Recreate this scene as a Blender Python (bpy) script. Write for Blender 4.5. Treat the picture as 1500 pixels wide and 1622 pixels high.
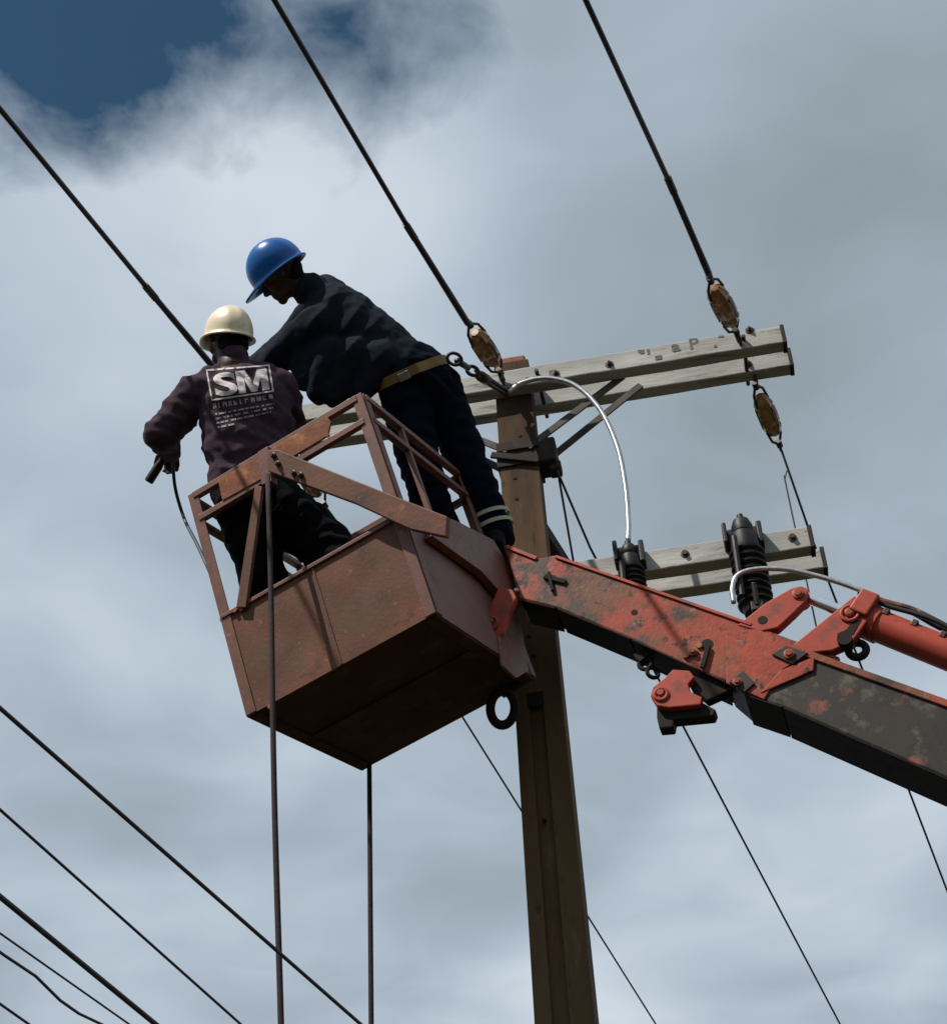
import bpy, bmesh, math, random
from mathutils import Vector as V, Matrix, noise
random.seed(7)
for o in list(bpy.data.objects): bpy.data.objects.remove(o)
S = bpy.context.scene
C = S.collection

# ---------------------------------------------------------------- camera
F = 2807.0; CX, CY = 750.0, 811.0
UP = V((-193, 3311, 2807)).normalized()                    # zenith in (right, up, forward)
YA = (V((0, 0, 1)) - UP * UP.z).normalized()
XA = V((0.998305423, 0.058191769, 0)).normalized()
W = Matrix((XA, YA, UP))                                   # camera axes -> world
CAM = V((0, 0, 1.6))
cd = bpy.data.cameras.new('camera'); cam = bpy.data.objects.new('camera', cd); C.objects.link(cam)
cd.sensor_fit = 'HORIZONTAL'; cd.sensor_width = 36; cd.lens = 36 * F / 1500; cd.clip_end = 5000; cd.clip_start = .05
r, u, b = W @ V((1, 0, 0)), W @ V((0, 1, 0)), W @ V((0, 0, -1))
cam.matrix_world = Matrix(((r.x, u.x, b.x, 0), (r.y, u.y, b.y, 0), (r.z, u.z, b.z, 1.6), (0, 0, 0, 1)))
S.camera = cam

# ---------------------------------------------------------------- light, sky, exposure
SUN = V((-.47, -.38, .80)).normalized()
sl = bpy.data.lights.new('sun', 'SUN'); sl.energy = 5.0; sl.angle = math.radians(.8); sl.color = (1, .94, .85)
so = bpy.data.objects.new('sun', sl); C.objects.link(so); so.rotation_euler = (-SUN).to_track_quat('-Z', 'Y').to_euler(); so.location = (-4, -6, 20)
S.view_settings.view_transform = 'Standard'; S.view_settings.look = 'None'
S.view_settings.exposure = 0; S.view_settings.gamma = 1; S.view_settings.use_curve_mapping = False

def ray(x, y): return W @ V(((x - CX) / F, -(y - CY) / F, 1))
def pix(x, y, d): return CAM + ray(x, y) * d
def on_plane(x, y, P, n):
    q = ray(x, y); return CAM + q * ((P - CAM).dot(n) / q.dot(n))
def on_h(x, y, z):
    q = ray(x, y); return CAM + q * ((z - CAM.z) / q.z)
Z = V((0, 0, 1))

wd = bpy.data.worlds.new('World'); S.world = wd; wd.use_nodes = True
nt = wd.node_tree; N = nt.nodes; N.clear()
def nd(t, **k):
    n = N.new(t)
    for a, v in k.items(): setattr(n, a, v)
    return n
def lk(a, b_): nt.links.new(a, b_)
def math_(op, a, b_=None, clamp=False):
    m = nd('ShaderNodeMath', operation=op, use_clamp=clamp)
    for i, v in enumerate((a, b_)):
        if v is None: continue
        if isinstance(v, (int, float)): m.inputs[i].default_value = v
        else: lk(v, m.inputs[i])
    return m.outputs[0]
def ramp(fac, stops):
    rn = nd('ShaderNodeValToRGB'); el = rn.color_ramp.elements
    for i, (p, c) in enumerate(stops):
        e = el[i] if i < 2 else el.new(p)
        e.position = p; e.color = (*c, 1) if not isinstance(c, (int, float)) else (c, c, c, 1)
    lk(fac, rn.inputs[0]); return rn.outputs[0]
sky = nd('ShaderNodeTexSky', sky_type='NISHITA', sun_disc=False)
sky.ozone_density = .25; sky.dust_density = .4; sky.sun_elevation = math.asin(SUN.z); sky.sun_rotation = math.atan2(SUN.x, SUN.y)
tc = nd('ShaderNodeTexCoord'); sep = nd('ShaderNodeSeparateXYZ'); lk(tc.outputs['Generated'], sep.inputs[0])
zz = math_('MAXIMUM', sep.outputs[2], .12)
cmb = nd('ShaderNodeCombineXYZ'); lk(math_('DIVIDE', sep.outputs[0], zz), cmb.inputs[0]); lk(math_('DIVIDE', sep.outputs[1], zz), cmb.inputs[1])
def nz(scale, det, rough, off, dist=0.0, vec=None):
    mp = nd('ShaderNodeMapping'); mp.inputs['Location'].default_value = off; lk(vec or cmb.outputs[0], mp.inputs[0])
    n = nd('ShaderNodeTexNoise'); n.inputs['Scale'].default_value = scale; n.inputs['Detail'].default_value = det
    n.inputs['Roughness'].default_value = rough; n.inputs['Distortion'].default_value = dist
    lk(mp.outputs[0], n.inputs['Vector']); return n.outputs['Fac']
def gap(px, py, rad):                                       # an opening in the cloud deck, at a place on the deck
    q = ray(px, py); q = V((q.x / q.z, q.y / q.z, 0))
    vd = nd('ShaderNodeVectorMath', operation='DISTANCE'); lk(cmb.outputs[0], vd.inputs[0]); vd.inputs[1].default_value = q
    return math_('SUBTRACT', 1, math_('DIVIDE', vd.outputs['Value'], rad), True)
def smooth(x): return math_('MULTIPLY', math_('MULTIPLY', x, x), math_('SUBTRACT', 3, math_('MULTIPLY', x, 2)))
def lobes(L):
    o_ = None
    for px, py, rad, wgt in L:
        g_ = math_('MULTIPLY', smooth(gap(px, py, rad)), wgt); o_ = g_ if o_ is None else math_('ADD', o_, g_)
    return o_
op = lobes([(70, 60, .20, .27), (-250, 20, .36, .46), (330, 40, .18, .20), (420, -90, .30, .40), (680, 65, .12, .40)])
GEN = tc.outputs['Generated']
nA = nz(7, 3, .5, (3.1, 1.7, .4), 0, GEN); nD = nz(19, 5, .55, (5.5, 2.7, 3), .3, GEN)
cover = math_('SUBTRACT', math_('ADD', math_('ADD', math_('MULTIPLY', nA, .9), math_('MULTIPLY', nD, 1.05)), .09), math_('MULTIPLY', op, 1.22))
mask = ramp(cover, [(.10, 0.0), (.78, 1.0)])
nB = nz(1.9, 3, .45, (8.4, 2.2, 1), .3); nC = nz(5, 3, .5, (1.2, 5.2, 2), .5)
thick = lobes([(230, 330, .30, .17), (620, 290, .22, .07), (1350, 380, .50, -.10), (800, 1330, .45, -.05), (1430, 1340, .35, .05), (950, 1560, .35, .06), (100, 1000, .5, .0)])
tone = math_('ADD', math_('ADD', math_('MULTIPLY', nB, .62), math_('MULTIPLY', nC, .23)), math_('ADD', thick, .075))
cl = ramp(tone, [(.30, (.28, .34, .385)), (.46, (.385, .46, .54)), (.58, (.50, .585, .67)), (.76, (.70, .76, .83))])
# Nishita is far brighter than the clouds' own values: bring both to one scale
skt = nd('ShaderNodeVectorMath', operation='MULTIPLY'); lk(sky.outputs[0], skt.inputs[0]); skt.inputs[1].default_value = (.62, 1.0, 1.06)
skys = nd('ShaderNodeVectorMath', operation='SCALE'); lk(skt.outputs[0], skys.inputs[0]); skys.inputs[3].default_value = .52
cls = nd('ShaderNodeVectorMath', operation='SCALE'); lk(cl, cls.inputs[0]); cls.inputs[3].default_value = 10.0
mx = nd('ShaderNodeMix', data_type='RGBA'); lk(mask, mx.inputs['Factor']); lk(skys.outputs[0], mx.inputs['A']); lk(cls.outputs[0], mx.inputs['B'])
bg = nd('ShaderNodeBackground'); bg.inputs['Strength'].default_value = .1; lk(mx.outputs['Result'], bg.inputs[0])
wo = nd('ShaderNodeOutputWorld'); lk(bg.outputs[0], wo.inputs[0])

# ---------------------------------------------------------------- materials
MATS = {}
def mat(name, col, col2=None, scale=8, rough=.6, metal=0, bump=.15, bscale=60, patches=(), stretch=(1, 1, 1), spec=.5, detail=6):
    m = bpy.data.materials.new(name); m.use_nodes = True; t = m.node_tree; n = t.nodes; L = t.links.new
    bs = n['Principled BSDF']; bs.inputs['Roughness'].default_value = rough; bs.inputs['Metallic'].default_value = metal
    bs.inputs['Specular IOR Level'].default_value = spec
    tcn = n.new('ShaderNodeTexCoord'); mp = n.new('ShaderNodeMapping'); mp.inputs['Scale'].default_value = stretch
    L(tcn.outputs['Object'], mp.inputs[0])
    def noise_(sc, det=detail, ro=.6, off=0):
        q = n.new('ShaderNodeTexNoise'); q.inputs['Scale'].default_value = sc; q.inputs['Detail'].default_value = det; q.inputs['Roughness'].default_value = ro
        if off:
            m2 = n.new('ShaderNodeMapping'); m2.inputs['Location'].default_value = (off, off * .7, off * 1.3); L(mp.outputs[0], m2.inputs[0]); L(m2.outputs[0], q.inputs['Vector'])
        else: L(mp.outputs[0], q.inputs['Vector'])
        return q.outputs['Fac']
    def rmp(f, a, b_):
        q = n.new('ShaderNodeValToRGB'); q.color_ramp.elements[0].position = a; q.color_ramp.elements[1].position = b_; L(f, q.inputs[0]); return q.outputs[0]
    def mix(fac, A, B):
        q = n.new('ShaderNodeMix'); q.data_type = 'RGBA'; L(fac, q.inputs['Factor'])
        for s, v in (('A', A), ('B', B)):
            if isinstance(v, tuple): q.inputs[s].default_value = (*v, 1)
            else: L(v, q.inputs[s])
        return q.outputs['Result']
    col2 = col2 or tuple(c * .75 for c in col)
    cur = mix(rmp(noise_(scale), .35, .68), col, col2)
    for i, (pc, psc, lo, hi) in enumerate(patches):
        cur = mix(rmp(noise_(psc, 7, .62, 3.7 * (i + 1)), lo, hi), cur, pc)
    L(cur, bs.inputs['Base Color'])
    if bump:
        bn = n.new('ShaderNodeBump'); bn.inputs['Strength'].default_value = bump; bn.inputs['Distance'].default_value = .004
        L(noise_(bscale, 5, .6, 1.1), bn.inputs['Height']); L(bn.outputs[0], bs.inputs['Normal'])
    rr = n.new('ShaderNodeMapRange'); rr.inputs['To Min'].default_value = max(.05, rough - .12); rr.inputs['To Max'].default_value = min(1, rough + .14)
    L(noise_(scale * 2.3, 4, .6, 9.3), rr.inputs['Value']); L(rr.outputs[0], bs.inputs['Roughness'])
    MATS[name] = m; return m
mat('basket_paint', (.155, .056, .031), (.115, .045, .027), 5, .6, spec=.3, patches=[((.20, .068, .030), 2.2, .50, .66), ((.095, .046, .022), 3.4, .50, .66), ((.055, .028, .02), 9, .58, .72), ((.26, .11, .05), 22, .65, .72), ((.34, .24, .16), 44, .68, .72)], bump=.3)
mat('basket_side', (.18, .075, .062), (.14, .06, .05), 4, .55, patches=[((.06, .035, .03), 9, .6, .74)])  # same paint as the front, colour shifted lighter for the shaded face
mat('rust', (.27, .085, .030), (.16, .05, .025), 9, .8, patches=[((.42, .16, .05), 16, .55, .7), ((.08, .035, .025), 12, .58, .7)], bump=.5)
mat('rail_paint', (.175, .060, .036), (.10, .04, .027), 14, .5, patches=[((.26, .10, .06), 30, .6, .7)])
mat('boom_red', (.33, .052, .028), (.24, .040, .024), 5, .5, patches=[((.15, .062, .036), 3.2, .44, .60), ((.38, .070, .032), 7, .55, .68), ((.055, .038, .028), 7, .52, .62), ((.20, .13, .095), 22, .60, .68), ((.025, .018, .016), 16, .58, .64)], bump=.35, spec=.18)
mat('bright_red', (.38, .056, .034), (.29, .044, .028), 8, .5, spec=.22, patches=[((.17, .05, .035), 12, .54, .68), ((.08, .05, .04), 26, .61, .70)], bump=.1)
mat('boom_dark', (.030, .025, .021), (.020, .017, .015), 5, .6, spec=.25, patches=[((.26, .075, .04), 5.5, .60, .70), ((.10, .085, .07), 12, .55, .7), ((.02, .017, .016), 8, .58, .68)], stretch=(1, 1, 1))
mat('grime_shade', (.014, .011, .010), (.022, .017, .014), 12, .75, spec=.15)  # near-black: grimy parts, hole insides, and painted shade under the boom
mat('under_shade', (.070, .028, .013), (.046, .021, .011), 5, .85, spec=.1, patches=[((.075, .05, .02), 6, .55, .7)])  # basket underside: its shade is mixed into the brown base colour
mat('steel_dark', (.035, .028, .026), (.06, .04, .032), 18, .5, .6)
mat('steel', (.42, .42, .42), (.28, .27, .26), 20, .35, 1.0, bump=.05)
mat('chrome', (.85, .86, .88), (.75, .76, .78), 20, .12, 1.0, bump=0)
mat('arm_wood', (.36, .355, .33), (.27, .265, .245), 10, .8, patches=[((.13, .125, .11), 26, .58, .68), ((.44, .435, .41), 7, .52, .7), ((.12, .10, .085), 9, .62, .70)], stretch=(.12, 1.3, 1.3), bump=.5)
mat('arm_steel', (.045, .034, .030), (.028, .022, .02), 14, .8, spec=.15)
mat('pole_concrete', (.120, .074, .038), (.080, .050, .028), 4, .9, spec=.15, patches=[((.045, .029, .021), 3.0, .46, .62), ((.18, .135, .085), 9, .6, .72), ((.035, .026, .02), 20, .62, .72)], stretch=(1, 1, .22), bump=.6, bscale=40)
mat('porcelain', (.36, .175, .062), (.20, .082, .030), 14, .28, patches=[((.60, .38, .19), 16, .52, .66), ((.10, .04, .018), 20, .58, .66)], bump=.05)
mat('slot_brown', (.05, .020, .010), (.03, .012, .007), 20, .5, spec=.3)
mat('brace_steel', (.095, .082, .072), (.06, .05, .045), 16, .7, spec=.25)
mat('black_polymer', (.008, .0075, .0075), (.013, .012, .012), 12, .5, spec=.3)
mat('wire', (.030, .024, .026), (.05, .042, .042), 30, .55, .3)
mat('wire_thin', (.035, .05, .055), (.05, .06, .065), 30, .5, .5)
mat('alu_cable', (.55, .56, .57), (.36, .37, .38), 40, .32, .85, bump=.1)
mat('rope', (.018, .007, .009), (.011, .005, .006), 40, .9, bump=.5)
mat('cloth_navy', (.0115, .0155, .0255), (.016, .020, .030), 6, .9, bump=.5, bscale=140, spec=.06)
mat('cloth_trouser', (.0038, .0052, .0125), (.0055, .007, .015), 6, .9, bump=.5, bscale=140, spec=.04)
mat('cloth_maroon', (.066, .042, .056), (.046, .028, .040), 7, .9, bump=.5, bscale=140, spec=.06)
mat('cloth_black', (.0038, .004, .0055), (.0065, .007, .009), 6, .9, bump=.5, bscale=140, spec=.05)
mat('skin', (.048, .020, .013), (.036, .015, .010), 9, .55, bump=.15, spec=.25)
mat('hair', (.005, .004, .004), (.008, .007, .007), 40, .9, bump=.6, spec=.1)
mat('helmet_blue', (.001, .110, .40), (.001, .085, .33), 3, .28, bump=.02, spec=.35)
mat('helmet_white', (.80, .69, .50), (.74, .62, .44), 5, .35, bump=.02, patches=[((.45, .34, .22), 16, .64, .72)])
mat('belt_tan', (.26, .16, .045), (.16, .095, .03), 12, .7)
mat('strip', (.42, .43, .30), (.33, .34, .24), 20, .5)
mat('leather', (.006, .005, .005), (.010, .008, .008), 14, .7, spec=.12)
mat('print_white', (.66, .60, .60), (.52, .46, .47), 60, .8, bump=.1)
mat('print_faint', (.40, .35, .365), (.25, .21, .23), 90, .85, bump=.1)
mat('marking_dark', (.06, .058, .055), (.12, .115, .11), 30, .8)
mat('ground', (.042, .035, .026), (.030, .032, .018), .6, .95, spec=.1, patches=[((.026, .034, .013), .25, .45, .6)], bump=.3, bscale=4)
mat('eye_white', (.6, .57, .52), None, 10, .3, bump=0)

# ---------------------------------------------------------------- mesh helpers
class MB:
    def __init__(s): s.v = []; s.f = []
    def add(s, vs, fs):
        o = len(s.v); s.v += [V(p) for p in vs]; s.f += [tuple(i + o for i in f) for f in fs]; return s
    def box(s, c, ax, h):
        c = V(c); a = [V(ax[i]).normalized() * h[i] for i in range(3)]
        vs = [c + a[0] * x + a[1] * y + a[2] * z for x in (-1, 1) for y in (-1, 1) for z in (-1, 1)]
        fs = [(0, 1, 3, 2), (4, 6, 7, 5), (0, 4, 5, 1), (2, 3, 7, 6), (0, 2, 6, 4), (1, 5, 7, 3)]
        if a[0].cross(a[1]).dot(a[2]) < 0: fs = [f[::-1] for f in fs]
        return s.add(vs, fs)
    def bar(s, p, q, w, h, side=None):                      # w across (side), h across the third axis
        p, q = V(p), V(q); d = (q - p); l = d.length; d.normalize()
        sd = V(side) if side is not None else d.cross(Z)
        sd = (sd - d * sd.dot(d)).normalized()
        return s.box((p + q) / 2, (d, sd, d.cross(sd)), (l / 2, w / 2, h / 2))
    def tube(s, pts, rad, seg=10, cap=True, ell=None):
        pts = [V(p) for p in pts]; n = len(pts); rads = rad if isinstance(rad, (list, tuple)) else [rad] * n
        t0 = (pts[1] - pts[0]).normalized(); a = t0.orthogonal().normalized() if ell is None else (V(ell[0]) - t0 * V(ell[0]).dot(t0)).normalized()
        rings = []; o = len(s.v)
        for i in range(n):
            t = (pts[min(i + 1, n - 1)] - pts[max(i - 1, 0)]).normalized()
            a = (a - t * a.dot(t)).normalized(); b_ = t.cross(a); e = 1 if ell is None else ell[1]
            for k in range(seg):
                an = 2 * math.pi * k / seg; s.v.append(pts[i] + (a * math.cos(an) * rads[i] + b_ * math.sin(an) * rads[i] * e))
        for i in range(n - 1):
            for k in range(seg):
                k2 = (k + 1) % seg; s.f.append((o + i * seg + k, o + i * seg + k2, o + (i + 1) * seg + k2, o + (i + 1) * seg + k))
        if cap: s.f.append(tuple(o + k for k in range(seg))[::-1]); s.f.append(tuple(o + (n - 1) * seg + k for k in range(seg)))
        return s
    def capsule(s, p, q, r0, r1=None, flat=1.0, wide=None, seg=16):   # tapered, rounded ends; flat scales the axis across `wide`
        p, q = V(p), V(q); r1 = r0 if r1 is None else r1; d = q - p; l = d.length
        if l < 1e-5: d = V((0, 0, 1))
        d.normalize(); pts = []; rs = []
        for i in range(6):
            an = math.pi / 2 * (1 - i / 5.0); pts.append(p - d * r0 * math.sin(an)); rs.append(max(r0 * math.cos(an), r0 * .02))
        for i in range(6):
            an = math.pi / 2 * i / 5.0; pts.append(q + d * r1 * math.sin(an)); rs.append(max(r1 * math.cos(an), r1 * .02))
        return s.tube(pts, rs, seg, True, (wide, flat) if wide is not None else None)
    def lathe(s, p, d, prof, seg=20, flute=None):           # prof: (distance along d, radius)
        p, d = V(p), V(d).normalized(); a = d.orthogonal().normalized(); b_ = d.cross(a); o = len(s.v)
        for (t, rr) in prof:
            for k in range(seg):
                an = 2 * math.pi * k / seg; q = rr * (1 + (flute(an, t) if flute else 0)); s.v.append(p + d * t + (a * math.cos(an) + b_ * math.sin(an)) * q)
        for i in range(len(prof) - 1):
            for k in range(seg):
                k2 = (k + 1) % seg; s.f.append((o + i * seg + k, o + i * seg + k2, o + (i + 1) * seg + k2, o + (i + 1) * seg + k))
        s.f.append(tuple(o + k for k in range(seg))[::-1]); s.f.append(tuple(o + (len(prof) - 1) * seg + k for k in range(seg))); return s
    def prism(s, pts, dv):                                  # polygon extruded by the vector dv
        n = len(pts); pts = [V(p) for p in pts]; dv = V(dv)
        nn = V((0, 0, 0))
        for i in range(n): nn += pts[i].cross(pts[(i + 1) % n])
        if nn.dot(dv) > 0: pts = pts[::-1]
        fs = [tuple(range(n)), tuple(range(2 * n - 1, n - 1, -1))] + [(i, i + n, (i + 1) % n + n, (i + 1) % n) for i in range(n)]
        return s.add(pts + [p + dv for p in pts], fs)
    def torus(s, c, n, R, r_, seg=28, sub=10, sx=1.0, xa=None):
        c, n = V(c), V(n).normalized(); a = (V(xa) - n * V(xa).dot(n)).normalized() if xa is not None else n.orthogonal().normalized(); b_ = n.cross(a); o = len(s.v)
        for i in range(seg):
            an = 2 * math.pi * i / seg; d = a * math.cos(an) * sx + b_ * math.sin(an); dn = (a * math.cos(an) + b_ * math.sin(an))
            for k in range(sub):
                t = 2 * math.pi * k / sub; s.v.append(c + d * R + dn * (r_ * math.cos(t)) + n * (r_ * math.sin(t)))
        for i in range(seg):
            for k in range(sub):
                i2, k2 = (i + 1) % seg, (k + 1) % sub; s.f.append((o + i * sub + k, o + i2 * sub + k, o + i2 * sub + k2, o + i * sub + k2))
        return s
WL = {}
def tag(o, label=None, cat=None, group=None, kind=None):
    for k, v in (('label', label), ('category', cat), ('group', group), ('kind', kind)):
        if v: o[k] = v
    return o
def empty(name, loc, label, cat, group=None):
    o = bpy.data.objects.new(name, None); C.objects.link(o); o.location = loc; o.empty_display_size = .2; WL[o] = V(loc); return tag(o, label, cat, group)
def mesh_obj(name, me, m, parent=None, smooth=False):
    o = bpy.data.objects.new(name, me); C.objects.link(o)
    vs = me.vertices; c = V((0, 0, 0))
    lo = V([min(v.co[i] for v in vs) for i in range(3)]); hi = V([max(v.co[i] for v in vs) for i in range(3)]); c = (lo + hi) / 2
    for v in vs: v.co -= c
    WL[o] = c; o.location = c - WL[parent] if parent else c; o.parent = parent
    me.materials.append(MATS[m])
    if smooth:
        for p in me.polygons: p.use_smooth = True
    return o
def obj(name, mb, m, parent=None, bevel=0, smooth=False, segs=2):
    me = bpy.data.meshes.new(name); me.from_pydata([tuple(v) for v in mb.v], [], mb.f); me.validate()
    bm = bmesh.new(); bm.from_mesh(me); bmesh.ops.recalc_face_normals(bm, faces=bm.faces)
    bm.to_mesh(me); bm.free()
    o = mesh_obj(name, me, m, parent, smooth)
    if bevel:
        md = o.modifiers.new('bevel', 'BEVEL'); md.width = bevel; md.segments = segs; md.limit_method = 'ANGLE'; md.angle_limit = math.radians(40)
    if smooth == 'auto':
        for p in me.polygons: p.use_smooth = True
        me.set_sharp_from_angle(angle=math.radians(35))
    return o
def remesh(mb, voxel, iters=6, fac=.5):
    me = bpy.data.meshes.new('tmp'); me.from_pydata([tuple(v) for v in mb.v], [], mb.f)
    bm = bmesh.new(); bm.from_mesh(me); bmesh.ops.recalc_face_normals(bm, faces=bm.faces); bm.to_mesh(me); bm.free()
    o = bpy.data.objects.new('tmp', me); C.objects.link(o)
    md = o.modifiers.new('r', 'REMESH'); md.mode = 'VOXEL'; md.voxel_size = voxel
    ms = o.modifiers.new('s', 'SMOOTH'); ms.iterations = iters; ms.factor = fac
    dg = bpy.context.evaluated_depsgraph_get(); out = bpy.data.meshes.new_from_object(o.evaluated_get(dg)); bpy.data.objects.remove(o)
    out.materials.clear(); return out
def smoothpath(pts, n=6):                                   # Catmull-Rom
    pts = [V(p) for p in pts]; P = [pts[0] * 2 - pts[1]] + pts + [pts[-1] * 2 - pts[-2]]; out = []
    for i in range(1, len(P) - 2):
        for k in range(n):
            t = k / n; a, b_, c, d = P[i - 1], P[i], P[i + 1], P[i + 2]
            out.append(.5 * ((2 * b_) + (c - a) * t + (2 * a - 5 * b_ + 4 * c - d) * t * t + (3 * b_ - a - 3 * c + d) * t ** 3))
    return out + [pts[-1]]

# ---------------------------------------------------------------- ground
g = MB(); gs = 1500; nn = 12
for i in range(nn + 1):
    for j in range(nn + 1): g.v.append(V((-gs + 2 * gs * i / nn, -gs + 2 * gs * j / nn, 0)))
for i in range(nn):
    for j in range(nn): a = i * (nn + 1) + j; g.f.append((a, a + nn + 1, a + nn + 2, a + 1))
tag(obj('ground', g, 'ground'), 'bare earth and grass below the power line', kind='structure')

# ---------------------------------------------------------------- utility pole
AX = pix(822, 700, 8.72); AX.z = 0
LINE = (W @ V((1550, -2289, 2807))); LINE.z = 0; LINE.normalize()      # the way the line runs
ptop = on_plane(812, 570, V((AX.x, AX.y - .08, 0)), V((0, 1, 0))).z
pole = empty('utility_pole', (AX.x, AX.y, 0), 'tall brown tapered concrete pole carrying two pairs of crossarms', 'pole')
# arms: direction from the near arm's own edge
pf = V((AX.x, AX.y - .155, 0))
a0 = on_plane(815, 607, pf, V((0, 1, 0))); zA = a0.z
aR = on_h(1248, 533, zA); ad = (aR - a0); ad.z = 0; armlen = ad.length; ad.normalize(); an = V((ad.y, -ad.x, 0))
if an.y > 0: an = -an                                        # an points to the camera
for _ in range(4):                                           # settle height and heading on the arm's real front face
    fp_ = V((AX.x, AX.y, 0)) + an * (.071 + .074)
    a0 = on_plane(815, 598, fp_, an); zA = a0.z; aR = on_h(1246, 527, zA); ad = aR - a0; ad.z = 0; armlen = ad.length; ad.normalize(); an = V((ad.y, -ad.x, 0))
    if an.y > 0: an = -an
def pole_sec(z):
    t = z / ptop; return (.148 + (.088 - .148) * t, .105 + (.070 - .105) * t)   # half width, half depth
rec0 = on_plane(845, 1095, V((AX.x, AX.y - .1, 0)), V((0, 1, 0))).z    # top of the recess in the web
sh = MB()
def pole_ring(z, rec):
    hw, hd = pole_sec(z); c = V((AX.x, AX.y, z)); ri = .028 * rec; w = hw * .42
    P = [(-hw, -hd), (-w, -hd), (-w * .9, -hd + ri), (w * .35, -hd + ri), (w * .45, -hd), (hw, -hd), (hw, hd), (w, hd), (w * .9, hd - ri), (-w * .9, hd - ri), (-w, hd), (-hw, hd)]
    return [c + ad * x - an * y for x, y in P]
zs = [(0, 1), (rec0 * .5, 1), (rec0, 1), (rec0 + .004, .02), (rec0 + 1, .02), (ptop, .02)]
for z, rc in zs: sh.v += pole_ring(z, rc)
for i in range(len(zs) - 1):
    for k in range(12): k2 = (k + 1) % 12; sh.f.append((i * 12 + k, i * 12 + k2, i * 12 + 12 + k2, i * 12 + 12 + k))
sh.f.append(tuple(range(11, -1, -1))); sh.f.append(tuple(range((len(zs) - 1) * 12, len(zs) * 12)))
shaft = obj('shaft', sh, 'pole_concrete', pole, bevel=.006)
def on_pole(x, y, out=0):                                    # on the pole's front face
    P = on_plane(x, y, V((AX.x, AX.y, 0)) + an * (.085), an); hd = pole_sec(P.z)[1]
    return on_plane(x, y, V((AX.x, AX.y, 0)) + an * (hd + out), an)
for x, y in ((815, 757), (818, 790), (824, 690), (838, 730), (845, 1040), (838, 1008), (862, 1300)):
    p = on_pole(x, y); obj('bolt_hole', MB().lathe(p - an * .01, an, [(0, .010), (.0115, .010), (.013, .008)], 10), 'grime_shade', shaft)
p = on_pole(848, 1108); obj('notch', MB().box(p, (ad, an, Z), (.036, .003, .036)), 'grime_shade', shaft)

def arm(c, half, hh, hd, name='crossarm'):
    m = MB(); n = 14
    for i in range(n + 1):
        t = -half + 2 * half * i / n; j = lambda: random.uniform(-.0025, .0025)
        for (sy, sz) in ((1, -1), (1, 1), (-1, 1), (-1, -1)): m.v.append(c + ad * t + an * (hd * sy + j()) + Z * (hh * sz + j()))
    for i in range(n):
        for k in range(4): k2 = (k + 1) % 4; m.f.append((i * 4 + k, i * 4 + k2, i * 4 + 4 + k2, i * 4 + 4 + k))
    m.f.append((3, 2, 1, 0)); m.f.append(tuple(n * 4 + k for k in range(4)))
    return obj(name, m, 'arm_wood', pole, bevel=.006)
HH, HD = .058, .037
axis = V((AX.x, AX.y, 0)); hdt = pole_sec(zA)[1]
cN = axis + an * (hdt + HD) + Z * (zA); half = armlen + .0
# far arm: right end at (1262,573)
fp = axis - an * hdt                          # its front face
zF = on_plane(1261, 563, fp, an).z
cF = axis - an * (hdt + HD) + Z * zF + ad * .03
armN = arm(cN, half, HH, HD); armF = arm(cF, half, HH, HD)
def end_caps(a, c, half_):
    for sg in (1, -1): obj('end_cap', MB().box(c + ad * sg * (half_ + .004), (ad, an, Z), (.010, HD + .003, HH + .003)), 'arm_steel', a, bevel=.002)
end_caps(armN, cN, half); end_caps(armF, cF, half)
# lower pair
zs2 = on_plane(1283, 849, axis + an * (.08 + 2 * HD), an).z
cN2 = axis + an * (.08 + HD) + Z * zs2; h2 = (on_plane(1283, 849, axis + an * (.08 + 2 * HD), an) - cN2).dot(ad)
zf2 = on_plane(1303, 883, axis - an * .08, an).z
cF2 = axis - an * (.08 + HD) + Z * zf2; hf2 = (on_plane(1303, 883, axis - an * .08, an) - cF2).dot(ad)
armN2 = arm(cN2, h2, HH, HD); armF2 = arm(cF2, hf2, HH, HD); end_caps(armN2, cN2, h2); end_caps(armF2, cF2, hf2)
def on_armN(x, y, out=0): return on_plane(x, y, cN + an * (HD + out), an)
def on_armF(x, y, out=0): return on_plane(x, y, cF + an * (HD + out), an)
def on_armN2(x, y, out=0): return on_plane(x, y, cN2 + an * (HD + out), an)
# through bolts, washers, eye bolts, specks
for (x, y) in ((965, 577), (1187, 523), (880, 592)):
    p = on_armN(x, y); m = MB().lathe(p, an, [(0, .021), (.004, .021), (.005, .012), (.016, .012), (.017, .006), (.024, .006)], 12); obj('bolt', m, 'steel_dark', armN)
for (x, y) in ((1185, 577),):
    p = on_armF(x, y); m = MB().lathe(p, an, [(0, .021), (.004, .021), (.005, .013), (.016, .013), (.017, .006), (.026, .006)], 12); obj('bolt', m, 'steel_dark', armF)
# spacer bolts between the two arms
for t in (.86, .10, -.9):
    p = cN + ad * half * t; obj('spacer_bolt', MB().tube([p + an * (HD + .03), p - an * (2 * hdt + 3 * HD + .03)], .010, 8), 'steel_dark', pole)
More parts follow.
